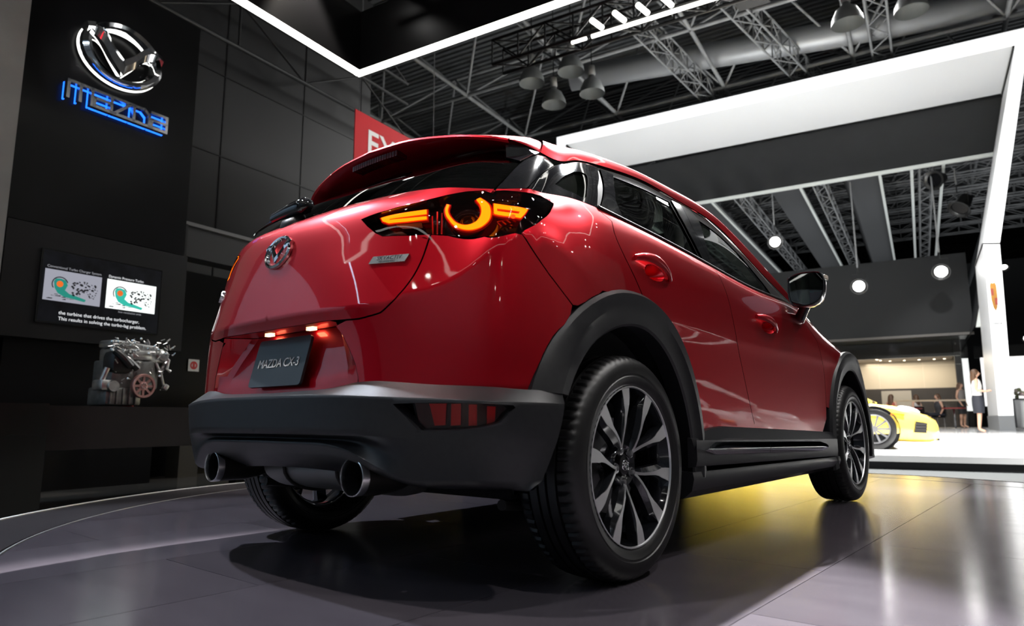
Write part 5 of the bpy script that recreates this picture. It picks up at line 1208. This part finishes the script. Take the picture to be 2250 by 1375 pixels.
for (x0,z0),(x1,z1) in (((1.97,5.55),(2.36,5.50)),): b=MB(); b.tube([AB(FA-.03,x0,z0),AB(FA-.03,x1,z1)],.025,5); b.tube([AB(FA,x0-.01,z0),AB(BA,x0-.01,z0)],.025,5); wpart('p',b.build('joint',M_BPL),pf)
for (x0,z0) in ((3.28,11.42),(-11.58,11.58)): b=MB(); b.tube([AB(FA,x0,z0),AB(BA,x0,z0)],.05,5); wpart('p',b.build('joint',M_BPL),pf)
# crest and lettering on the leg
CM=frame(AB(FA-.024,2.08,3.95),E2,(0,0,1),-E1)
b=MB(); b.prism([(x*.075,y*.42) for x,y in ((-1,.8),(-.6,1),(0,.93),(.6,1),(1,.8),(1,-.2),(.6,-.75),(0,-1),(-.6,-.75),(-1,-.2))],CM,0,.03); cr=wpart('p',b.build('crest',mat('gold crest',(.45,.22,.05),.35,.8)),pf)
b=MB(); 
for sx,sy in ((-.5,.35),(.5,-.35)): b.prism([(sx*.07-.03,sy*.4-.10),(sx*.07+.03,sy*.4-.10),(sx*.07+.03,sy*.4+.10),(sx*.07-.03,sy*.4+.10)],CM,.0,.034)
wpart('p',b.build('crest_field',mat('crest red',(.25,.03,.02),.4)),pf)
wpart('p',text_mesh('leg_lettering','PORSCHE',CM@Matrix.Translation((.0,-.78,.004)),.058,mat('black lettering',(.01,.01,.01),.4),None,.004,'CENTER',.95,0,.002),pf)
# dark fabric fascia behind the beam, its light trim
fa=empty('fascia_banner',AB(27.4,-4,9.4)); tag(fa,'black fabric fascia hanging behind the white portal beam','fascia')
b=MB(); n=60; secs=[]
for i in range(n+1):
    c=-11.5+14.8*i/n; w_=max(0,min(1,(c+11)/3))*max(0,min(1,(-2.5-c)/3)); secs.append([AB(27.42+.10*w_*math.sin(c*5.1+z*2.3)*(11-z)*.5,c,z) for z in np.linspace(11.5,9.45,9)])
b.loft(secs,closed=False,caps=False); wpart('p',b.build('fabric',noise_mat('black fascia fabric',(.006,.0065,.0075),(.008,.009,.010),3,.5),None,True),fa)
b=MB(); abbox(b,27.36,27.46,-11.5,3.3,9.33,9.45); wpart('p',b.build('bottom_trim',mat('pale trim',(.55,.58,.56),.5)),fa)
b=MB(); b.add([AB(27.36,3.3,9.45),AB(27.36,3.14,9.40),AB(27.36,1.80,3.5),AB(27.36,1.92,3.5),AB(27.46,3.3,9.45),AB(27.46,3.14,9.40),AB(27.46,1.80,3.5),AB(27.46,1.92,3.5)],[(0,1,2,3),(7,6,5,4),(0,4,5,1),(1,5,6,2),(2,6,7,3),(3,7,4,0)]); wpart('p',b.build('side_trim',mat('pale trim')),fa)
b=MB(); b.add([AB(27.5,3.12,9.4),AB(27.5,1.8,3.6),AB(50,1.9,3.6),AB(50,3.2,9.4)],[(0,1,2,3)]); wpart('p',b.build('side_curtain',mat('dark side curtain',(.02,.023,.026),.7)),fa)
# baffles and trusses running to the back
for k,c in enumerate((-10.2,-6.84,-3.42,-.69,)):
    o=empty('ceiling_baffle',AB(40,c,9.4)); tag(o,['dark ceiling baffle nearest the car roof','dark ceiling baffle second from the car roof','dark ceiling baffle third from the car roof','dark ceiling baffle fourth from the car roof'][k],'baffle','ceiling baffles of the neighbouring stand')
    b=MB(); b.add([AB(27.6,c-1.0,9.42),AB(52,c-1.0,9.42),AB(52,c-1.5,11.2),AB(27.6,c-1.5,11.2),AB(27.6,c-.98,9.42),AB(52,c-.98,9.42),AB(52,c-1.48,11.2),AB(27.6,c-1.48,11.2)],[(0,1,2,3),(7,6,5,4),(0,4,5,1),(2,6,7,3)]); b.add([AB(27.6,c-1.0,9.42),AB(52,c-1.0,9.42),AB(52,c+.1,9.62),AB(27.6,c+.1,9.62)],[(0,1,2,3)]); wpart('p',b.build('fabric',mat('grey baffle fabric',(.03,.032,.035),.8)),o)
    b=MB(); abbox(b,27.6,52,c+.04,c+.14,9.36,9.46); wpart('p',b.build('edge_rail',mat('pale trim')),o)
for c,n_ in ((.42,'nearest the white leg'),(1.4,'running along the side curtain')):
    b=MB(); abbox(b,27.6,52,c-.05,c+.05,9.36,9.46); tag(b.build('ceiling_rail',mat('pale trim')),'thin pale ceiling rail '+n_,'rail')
for k,c in enumerate((-9.0,-5.8,-2.75,.9)):
    o=truss_run(AB(27.7,c,9.6),AB(50,c,9.6),.45,26,.035,'lighting_truss',None,M_TRUSS,E2*.42); tag(o,['lighting truss behind the first baffle','lighting truss behind the second baffle','lighting truss behind the third baffle','lighting truss nearest the white leg'][k],'truss','lighting trusses of the neighbouring stand')
for k in range(9):
    a=29+k*2.4; o=truss_run(AB(a,-9.4,11.6),AB(a,9,11.6),.5,18,.04,'cross_truss',None,M_TRUSS,E1*.45); tag(o,'cross truss above the baffles, number %s back from the fascia'%('first second third fourth fifth sixth seventh eighth ninth'.split()[k]),'truss','cross trusses above the neighbouring stand')
b=MB(); abbox(b,52,52.2,-14,9,HALL_Z,10.4); tag(b.build('wall_stand',mat('dark slate wall',(.011,.0125,.014),.7)),'dark slate back wall of the neighbouring stand','wall',kind='structure')
area('rig_fill',AB(38,1,7.2),AB(38,1,12),850,22,16,(.95,.98,1))  # added broad uplight with no fixture, brightens the trusses
# lamp heads on the neighbour's rig
def nlamp(px_a,c,z,label,on,size=.30,aim=(14,-.5,0)):
    o=lamp_head(AB(px_a,c,z),AB(*aim),label,size,on,'spotlights on the neighbouring stand',True)
    p=AB(px_a,c,z); b=MB(); b.tube([(0,0,size*2.4),(0,0,9.6-z)],.03,6); b.build('drop_pipe',M_TRUSS,o); return o
nlamp(28,-4.45,7.45,'lit spotlight hanging over the front door glass',True); nlamp(28,-1.62,5.35,'dazzling spotlight hanging lowest behind the door mirror',True); nlamp(28,1.0,5.6,'lit spotlight hanging beside the white leg',True); nlamp(27.9,1.05,8.95,'unlit spotlight high beside the white leg',False,.36,(20,-4,6)); nlamp(28.9,1.78,8.0,'dark lamp box below the high unlit spotlight',False,.40,(24,-3,0))
# --- lounge behind glass
lo=empty('lounge',AB(32,-.3,.12)); tag(lo,'glazed lounge room with beige back wall under dark fascia','lounge')
M_BEIGE=mat('warm beige wall',(.50,.46,.40),.7); M_LCEIL=mat('pale lounge ceiling',(.42,.39,.36),.7)
for nm,box,m_ in (('fascia',(31.6,32.0,-8,2.0,3.75,6.95),mat('dark slate wall')),('fascia_edge',(31.55,31.62,-8,2.0,3.70,3.80),mat('brown grey edge',(.12,.11,.10),.5)),('soffit',(32.0,33.6,-8,1.8,3.72,3.80),M_BPL),('upper_dark_band',(33.5,33.6,-8,1.6,3.05,3.75),mat('dark lounge trim',(.02,.017,.018),.5)),
    ('lounge_ceiling',(33.6,37.6,-8,1.4,3.2,3.3),M_LCEIL),('back_wall',(37.6,37.8,-8,1.5,1.9,3.3),M_BEIGE),('low_back_wall',(37.55,37.75,-8,1.5,.12,1.9),mat('dark lounge trim')),('grey_door',(37.5,37.6,-1.6,-.35,.12,1.8),mat('grey lounge door',(.28,.27,.26),.5)),('left_partition',(33.5,37.6,-2.9,-2.75,.12,3.2),M_BEIGE),('right_post',(33.4,33.6,1.35,1.55,.12,3.75),mat('dark lounge trim')),('side_wall',(33.6,37.6,1.5,1.6,.12,3.3),mat('dark lounge trim'))):
    b=MB(); abbox(b,*box); wpart('p',b.build(nm,m_),lo)
for c in (-2.2,-.6,1.0): b=MB(); b.add([AB(32.6,c-.8,.12),AB(32.6,c+.78,.12),AB(32.6,c+.78,3.72),AB(32.6,c-.8,3.72)],[(0,1,2,3)]); wpart('p',b.build('glass_pane',glass_mat('clear lounge glass',(.86,.88,.86))),lo)
M_DL=mat('warm downlight',(1,.9,.75),.5,emit=(1,.86,.66),es=16)
for a,c in [(34.2+k*.55,-1.95+k*.12) for k in range(5)]+[(37.0,c) for c in (-1.1,-.5,.1,.7,1.1)]: b=MB(); b.lathe([(0,0),(.055,0)],Matrix.Translation(AB(a,c,3.19)),12); wpart('p',b.build('downlight',M_DL),lo)
area('lounge_glow',AB(35.8,-.6,3.15),AB(35.8,-.6,0),260,3.5,3,(1,.84,.64))
b=MB(); abbox(b,29.5,29.56,-1.0,1.4,1.10,1.16); wpart('p',b.build('rail',mat('brass rail',(.45,.38,.30),.3,.8)),lo)
# lit white screen wall far right, welcome counter
b=MB(); abbox(b,36,36.2,2.4,9,1.0,3.1); tag(b.build('light_wall',mat('glowing white screen wall',(1,1,1),.5,emit=(1,1,1),es=1.1)),'glowing white screen wall right of the portal leg','screen')
b=MB(); abbox(b,36,36.2,1.55,1.95,.8,3.1); tag(b.build('light_wall',mat('glowing white screen wall')),'narrow glowing white panel behind the standing woman','screen')
b=MB(); abbox(b,36,36.3,2.2,9,3.1,3.6); tag(b.build('wall_band',mat('dark slate wall')),'dark band above the white screen wall','panel')
wc=empty('welcome_counter',AB(25.6,2.7,.12)); tag(wc,'white welcome counter with flowers right of the portal leg','counter')
b=MB(); abbox(b,25.4,26.0,2.42,3.4,.20,1.02); wpart('p',b.build('counter_body',M_WHITE),wc); b=MB(); abbox(b,25.35,26.05,2.38,3.45,1.02,1.06); wpart('p',b.build('counter_top',M_BPL),wc)
b=MB(); rnd=random.Random(3)
for i in range(40): b.sphere(AB(25.6+rnd.uniform(-.1,.1),2.65+rnd.uniform(-.16,.16),1.2+rnd.uniform(-.1,.14)),rnd.uniform(.03,.06),None,6,4)
tag(b.build('flower_arrangement',noise_mat('pale mixed flowers',(.25,.35,.12),(.8,.6,.65),8,.7)),'pale flower arrangement on the white welcome counter','flowers')
# --- yellow sports car
sc=empty('sports_car',AB(15.35,-.78,-.08),TH); sc.scale=(1.1,)*3; tag(sc,'yellow sports car side-on on the white platform','car')   # local x = nose
M_DALLOY=mat('grey wheel alloy',(.16,.16,.17),.4,.6)
M_YEL=mat('bright yellow paint',(.90,.66,.09),.3,0,1.0)
def sec(x,zb,zs,zt,w_,wt):
    h=[(0,zb),(w_*.80,zb),(w_*.95,zb+.04),(w_,zb+.14),(w_*1.0,(zb+zs)/2),(w_*.985,zs-.05),(w_*.93,zs),(wt,zt-.02),(wt*.5,zt),(0,zt+.005)]
    return [Vector((x,y,z)) for y,z in h]+[Vector((x,-y,z)) for y,z in h[-2:0:-1]]
S=[(.93,.22,.36,.40,.48,.3),(.90,.15,.44,.47,.66,.45),(.78,.12,.54,.56,.80,.55),(.55,.12,.64,.63,.875,.62),(.30,.13,.715,.68,.90,.65),(0,.14,.755,.71,.905,.68),(-.25,.14,.76,.74,.905,.70),(-.50,.14,.77,.80,.90,.74),(-.9,.14,.80,.84,.90,.74),(-1.5,.14,.83,.86,.905,.72),(-2.1,.14,.87,.88,.925,.72),(-2.5,.15,.90,.89,.93,.72),(-2.9,.18,.88,.87,.90,.70),(-3.25,.28,.80,.80,.82,.62),(-3.36,.36,.70,.72,.72,.5)]
b=MB(); b.loft([sec(*q) for q in S]); b.build('body',M_YEL,sc,True,40)
b=MB(); GS=[(-.02,.78,.80,.74,.70),(-.40,.80,1.00,.745,.60),(-.78,.82,1.17,.75,.52),(-1.5,.84,1.245,.75,.50),(-2.0,.86,1.20,.74,.50),(-2.5,.87,1.05,.70,.46),(-3.0,.86,.89,.62,.40)]
b.loft([[Vector((x,y,z)) for y,z in ((w0,z0),(w0*.97,z0+(z1-z0)*.5),(w1,z1),(0,z1+.02),(-w1,z1),(-w0*.97,z0+(z1-z0)*.5),(-w0,z0))] for x,z0,z1,w0,w1 in GS]); b.build('glasshouse',M_GLOSSBLK,sc,True,30)
for s in (1,-1):
    b=MB(); b.tube([(-.02,.735*s,.775),(-.40,.70*s,.985),(-.78,.60*s,1.165),(-1.5,.53*s,1.25),(-2.1,.53*s,1.20),(-2.9,.56*s,.93)],.035,8); b.build('roof_rail',M_YEL,sc,True)
    b=MB(); b.sphere((-.62,.95*s,.98),(.07,.11,.065)); b.tube([(-.62,.90*s,.94),(-.64,.80*s,.86)],.018,6); b.build('door_mirror',M_YEL,sc,True)
    b=MB(); b.sphere((.52,.66*s,.655),(.17,.10,.05),Matrix.Rotation(R_(16),3,'Y')); b.build('headlamp',mat('clear headlamp',(.75,.77,.8),.1,.3,1),sc,True)
    b=MB(); b.box((.36,.898*s,.575),(.20,.02,.035),Matrix.Rotation(R_(6),3,'Y'),.006); b.build('side_marker',mat('amber marker',(.8,.22,.01),.2,0,.5),sc)
    it=MB(); it.prism([(-.10,-.09),(.08,-.10),(.11,.06),(-.06,.09)],frame((.66,.835*s,.37),(Vector((.92,-.39*s,0))),(0,0,1),(Vector((.39,.92*s,0)))),0,.035); io=it.build('side_intake',M_BPL,sc)
    b=MB()
    for k in range(3): b.prism([(-.09,-.05+.045*k),(.10,-.055+.045*k),(.10,-.04+.045*k),(-.09,-.035+.045*k)],frame((.66,.835*s,.37),(Vector((.92,-.39*s,0))),(0,0,1),(Vector((.39,.92*s,0)))),.034,.045)
    b.build('intake_slat',M_IRON,io)
    for x in (0,-2.46):
        well=MB(); Mw=frame((x,.893*s,.335),(1,0,0),(0,0,1),(0,-s,0)); well.lathe([(0,0),(.375,0),(.385,-.020),(.375,-.03)],Mw,40); well.build('wheel_well',M_DARK,sc)
        wv=MB(); Mo=frame((x,.905*s,.335),(1,0,0),(0,0,1),(0,s,0)); wv.lathe([(.245,.0),(.26,.022),(.30,.026),(.335,.010),(.34,-.10)],Mo,48); ww=wv.build('wheel',M_RUBBER,sc,True,40)
        r_=MB(); r_.lathe([(.215,-.04),(.225,.012),(.245,.016),(.248,.0)],Mo,48)
        r_.build('rim',M_DALLOY,ww,True,40)
        for k in range(10): a=k*math.pi/5; b=MB(); b.prism([(.03,-.012),(.225,-.017),(.225,.017),(.03,.012)],Mo@Matrix.Rotation(a,4,'Z'),-.018,.008); b.build('spoke',M_DALLOY,ww)
        b=MB(); b.lathe([(0,.012),(.045,.010),(.05,-.01)],Mo,20); b.build('hub',M_DALLOY,ww)
        b=MB(); b.lathe([(.06,-.045),(.19,-.045)],Mo,36); b.build('brake_disc',M_STEEL,ww)
b=MB(); b.box((.86,0,.16),(.14,1.1,.04),bev=.01); b.build('front_lip',M_BPL,sc)
# --- people
M_SKIN=mat('skin',(.55,.32,.22),.55); M_HAIR=noise_mat('long brown hair',(.06,.03,.015),(.12,.06,.03),40,.5); M_TOP=mat('white blouse',(.75,.75,.74),.8); M_SKIRT=mat('dark navy skirt',(.012,.014,.022),.8)
def skin_body(name,joints,edges,radii,parent,m_):
    me=bpy.data.meshes.new(name); me.from_pydata(joints,edges,[]); o=bpy.data.objects.new(name,me); col.objects.link(o)
    md=o.modifiers.new('s','SKIN'); o.modifiers.new('d','SUBSURF').levels=1
    for v,r in zip(me.skin_vertices[0].data,radii): v.radius=(r[0],r[1]) if hasattr(r,'__len__') else (r,r)
    me.skin_vertices[0].data[0].use_root=True
    bpy.context.view_layer.update(); dg=bpy.context.evaluated_depsgraph_get(); nm=bpy.data.meshes.new_from_object(o.evaluated_get(dg)); bpy.data.objects.remove(o)
    nm.materials.clear(); nm.materials.append(m_); nm.polygons.foreach_set('use_smooth',[True]*len(nm.polygons)); nm.name=name
    o=bpy.data.objects.new(name,nm); col.objects.link(o); o.parent=parent; return o
def person(loc,rz,label,top=M_TOP,bottom=M_SKIRT,sit=False,hair=True,skirt=True,reach=True,scale=1.0):
    """local +x is where the person faces"""
    o=empty('person',loc,rz); o.scale=(scale,)*3; tag(o,label,'person')
    hz=.93 if not sit else .50
    J=[(0,0,hz),(0,0,hz+.16),(.01,0,hz+.32),(0,0,hz+.47),(.005,0,hz+.545),(.015,0,hz+.62),(.02,0,hz+.70)]; E=[(0,1),(1,2),(2,3),(3,4),(4,5),(5,6)]; Rr=[(.10,.15),(.085,.125),(.095,.14),(.075,.13),(.048,.048),(.075,.068),(.062,.058)]
    for s in (1,-1):
        k=len(J)
        if sit: J+=[(.02,.09*s,hz-.02),(.42,.10*s,hz-.0),(.40,.10*s,.09),(.50,.11*s,.03)]
        else: J+=[(0,.085*s,hz-.08),(.02 if s>0 else .0,.085*s,.50),(-.02 if s>0 else -.04,.085*s,.09),(.12 if s>0 else .10,.09*s,.03)]
        E+=[(0,k),(k,k+1),(k+1,k+2),(k+2,k+3)]; Rr+=[.085,.058,.036,.030]
        k=len(J); e=(.10 if reach else .0)
        J+=[(0,.17*s,hz+.45),(-.04+e*.2,.205*s,hz+.20),(.20 if reach else .08,.16*s,hz+.17 if reach else hz-.02),(.27 if reach else .10,.15*s,hz+.19 if reach else hz-.10)]
        E+=[(3,k),(k,k+1),(k+1,k+2),(k+2,k+3)]; Rr+=[.050,.036,.026,.022]
        w_=k+3
        for f in range(5):
            dx,dy,dz=((.05,(f-1.5)*.013,-.004*f) if f<4 else (.03,.03*-s,.02)); kk=len(J); J+=[(J[w_][0]+dx*.6,J[w_][1]+dy,J[w_][2]+dz),(J[w_][0]+dx*(1.2-.1*abs(f-1.5)),J[w_][1]+dy,J[w_][2]+dz-.012)]; E+=[(w_,kk),(kk,kk+1)]; Rr+=[.008,.007]
    skin_body('body',J,E,Rr,o,M_SKIN)
    def ringz(z,rx,ry,cx=0): return [Vector((cx+rx*math.cos(a),ry*math.sin(a),z)) for a in np.linspace(0,2*math.pi,21)[:-1]]
    b=MB(); b.loft([ringz(hz-.02,.125,.175),ringz(hz+.16,.105,.145),ringz(hz+.32,.122,.162,.01),ringz(hz+.44,.105,.17),ringz(hz+.50,.07,.10)]); b.build('blouse',top,o,True,60)
    if sit:
        b=MB(); b.loft([[Vector((x,.0+.20*math.cos(a),hz+.09*math.sin(a))) for a in np.linspace(0,2*math.pi,17)[:-1]] for x in (-.10,.1,.42,.47)]); b.build('trousers',bottom,o,True,60)
    elif skirt:
        b=MB(); b.loft([ringz(hz+.10,.108,.150),ringz(hz-.02,.135,.185),ringz(hz-.20,.140,.19),ringz(.52,.125,.17)]); b.build('skirt',bottom,o,True,60)
    if hair:
        b=MB(); b.sphere((-.01,0,hz+.675),(.098,.088,.105),None,16,10); b.loft([[Vector((-.045+dx*r,.085*math.sin(a)*r,z)) for a in np.linspace(0,2*math.pi,13)[:-1] for dx in (.062*math.cos(a),)] for z,r in ((hz+.70,1),(hz+.58,1.25),(hz+.42,1.3),(hz+.28,.8))]); b.build('hair',M_HAIR,o,True,60)
        b=MB(); b.sphere((.032,0,hz+.655),(.068,.062,.088),None,14,10); b.sphere((.104,0,hz+.650),(.014,.011,.018),None,8,6); b.build('face',M_SKIN,o,True)
        for s in (1,-1): b=MB(); b.sphere((.094,.026*s,hz+.672),(.008,.012,.007),None,8,6); b.build('eye',M_DARK,o)
        b=MB(); b.sphere((.094,0,hz+.613),(.008,.022,.006),None,8,6); b.build('mouth',mat('lips',(.4,.08,.08),.5),o)
    return o
person(AB(20.9,1.24,.12),TH,'woman in white sleeveless top and navy skirt standing by the white leg',scale=.935)
person(AB(30.9,1.32,.12),TH-.6,'woman with long brown hair and black skirt beside the lounge glass',mat('grey top',(.20,.18,.17),.8),mat('black skirt',(.01,.01,.011),.8),reach=False)
M_T1=mat('dark jacket',(.03,.03,.035),.8); M_T2=mat('pale shirt',(.45,.43,.42),.8); M_T3=mat('rust jumper',(.35,.08,.05),.8)
for i,(a,c,rz,t,lab) in enumerate(((29.6,-.95,1.0,M_T3,'seated guest in rust jumper at the lounge tables'),(30.4,-.15,2.4,M_T2,'seated guest in pale shirt at the lounge tables'),(30.2,.55,-2.6,M_T1,'seated guest in dark jacket at the lounge tables'))):
    person(AB(a,c,.12),TH+rz,lab,t,M_SKIRT,sit=True,reach=False)
    ch=empty('lounge_chair',AB(a,c,.12),TH+rz); tag(ch,'dark lounge chair under the '+lab.split(' at ')[0],'chair','lounge chairs')
    b=MB(); b.box((.16,0,.40),(.48,.46,.05),bev=.015); b.build('seat',M_BPL,ch); b=MB(); b.box((-.12,0,.62),(.05,.44,.40),bev=.015); b.build('backrest',M_BPL,ch)
    for sx in (-.05,.36):
        for sy in (-.2,.2): b=MB(); b.tube([(sx,sy,0),(sx,sy,.39)],.014,6); b.build('leg',M_STEEL,ch)
for a,c,lab in ((29.2,-.35,'red-topped lounge table between the seated guests'),(29.3,1.0,'red-topped lounge table near the dark post')):
    t_=empty('lounge_table',AB(a,c,.12)); tag(t_,lab,'table','lounge tables')
    b=MB(); b.lathe([(0,.74),(.38,.74),(.38,.70),(0,.70)],None,28); b.build('table_top',mat('dark red table top',(.22,.03,.03),.3),t_); b=MB(); b.tube([(0,0,0),(0,0,.7)],.03,8); b.build('pedestal',M_STEEL,t_,True); b=MB(); b.lathe([(0,.02),(.22,.01),(.22,0)],None,20); b.build('foot',M_STEEL,t_)
# --- pendant hall lamps and the second light rig
for k,(a,c,z,wh) in enumerate(((15.5,-8.57,10,'upper left of the far four'),(15.5,-7.36,10,'upper right of the far four'),(16.8,-8.55,9.9,'lower left of the far four'),(16.75,-7.3,9.9,'lower right of the far four'),(16.9,-.74,10,'left above the white beam'),(17.1,.57,10,'right above the white beam'))):
    o=empty('pendant_lamp',AB(a,c,z)); tag(o,'unlit bell-shaped pendant hall lamp, '+wh,'lamp','bell pendant hall lamps')
    b=MB(); b.lathe([(.36,-.25),(.34,-.10),(.24,.12),(.10,.24),(.08,.32)],None,24); b.build('shade',mat('frosted lamp bell',(.16,.17,.17),.4),o,True); b=MB(); b.lathe([(0,.62),(.09,.6),(.11,.34),(.08,.30)],None,14); b.build('ballast',mat('pale ballast can',(.40,.40,.38),.5),o,True); b=MB(); b.tube([(0,0,.6),(0,0,2.8)],.015,5); b.build('cable',M_BPL,o)
r2=empty('tube_light_rig',AB(9.9,-3.3,7)); tag(r2,'rig of short white tube lights with one long white strip above the car','light rig')
b=MB(); b.tube([AB(10.0,-4.34,7),AB(10.02,-1.6,7)],.035,8); wpart('p',b.build('long_strip',M_LED),r2)
for c in (-4.72,): b=MB(); b.tube([AB(10.0,c,7),AB(10.0,c+.28,7)],.03,8); wpart('p',b.build('tube_light',M_LED),r2)
for k in range(4): c=-4.12+.40*k; b=MB(); b.tube([AB(9.55,c-.02,7),AB(9.85,c+.04,7)],.045,8); wpart('p',b.build('tube_light',M_LED),r2)
wpart('p',truss_run(AB(10.4,-6.5,7.2),AB(10.4,1.5,7.2),.5,14,.03,'rig_truss',None,M_BPL,E1*.4),r2)
o=truss_run(AB(17.4,-6.6,12.3),AB(26,-5.7,12.3),.55,14,.035,'rigging_truss',None,M_TRUSS,E2*.5); tag(o,'grey rigging truss running back beside the car roof','truss')
o=truss_run(AB(16.5,-4.2,12.3),AB(27,-2.1,12.3),.6,14,.04,'rigging_truss',None,M_TRUSS,E2*.55); tag(o,'grey rigging truss above the middle of the white beam','truss')
o=truss_run(AB(17,-.2,12.3),AB(27,-.1,12.3),.6,12,.04,'rigging_truss',None,M_TRUSS,E2*.55); tag(o,'grey rigging truss above the right end of the white beam','truss')
b=MB(); abbox(b,11.7,12.2,-2.3,-1.75,8.0,9.0); tag(b.build('speaker_cluster',M_BPL),'black box hanging beside the tube lights','speaker')
for k,(a,c,z) in enumerate(((34,3.4,6.6),(34,3.0,5.1),(36,3.1,4.6),(40,4.6,4.2))): lamp_head(AB(a,c,z),AB(30,4,0),'bright lamp head right of the portal leg, %s from the top'%('first','second','third','fourth')[k],.22,True,'lamp heads right of the portal')
b=MB(); b.tube([AB(24.5,3.9,7.2),AB(26,4.1,7.6)],.06,8); tag(b.build('tube_light',M_LED),'slanting white tube light at the right picture edge','light')

# --- white display car to the right of the turntable, mirrored in the red doors
def copy_tree(o,parent=None,swap=None):
    c=o.copy(); col.objects.link(c); c.parent=parent
    if swap and o.type=='MESH' and o.data.materials and o.data.materials[0]==swap[0]: c.data=o.data.copy(); c.data.materials[0]=swap[1]
    for ch in list(o.children): copy_tree(ch,c,swap)
    return c
wcar=copy_tree(sc,None,(M_YEL,mat('white car paint',(.75,.75,.75),.3,0,1.0))); wcar.location=(3.9,8.4,HALL_Z); wcar.rotation_euler=(0,0,R_(184)); wcar.scale=(1.06,)*3
tag(wcar,'white display car right of the turntable, seen mirrored in the red doors','car')
spot('display_spot',(5.5,4.5,6.0),(5.0,8.2,.4),2600,(1,.98,.96),60,.4,.1)
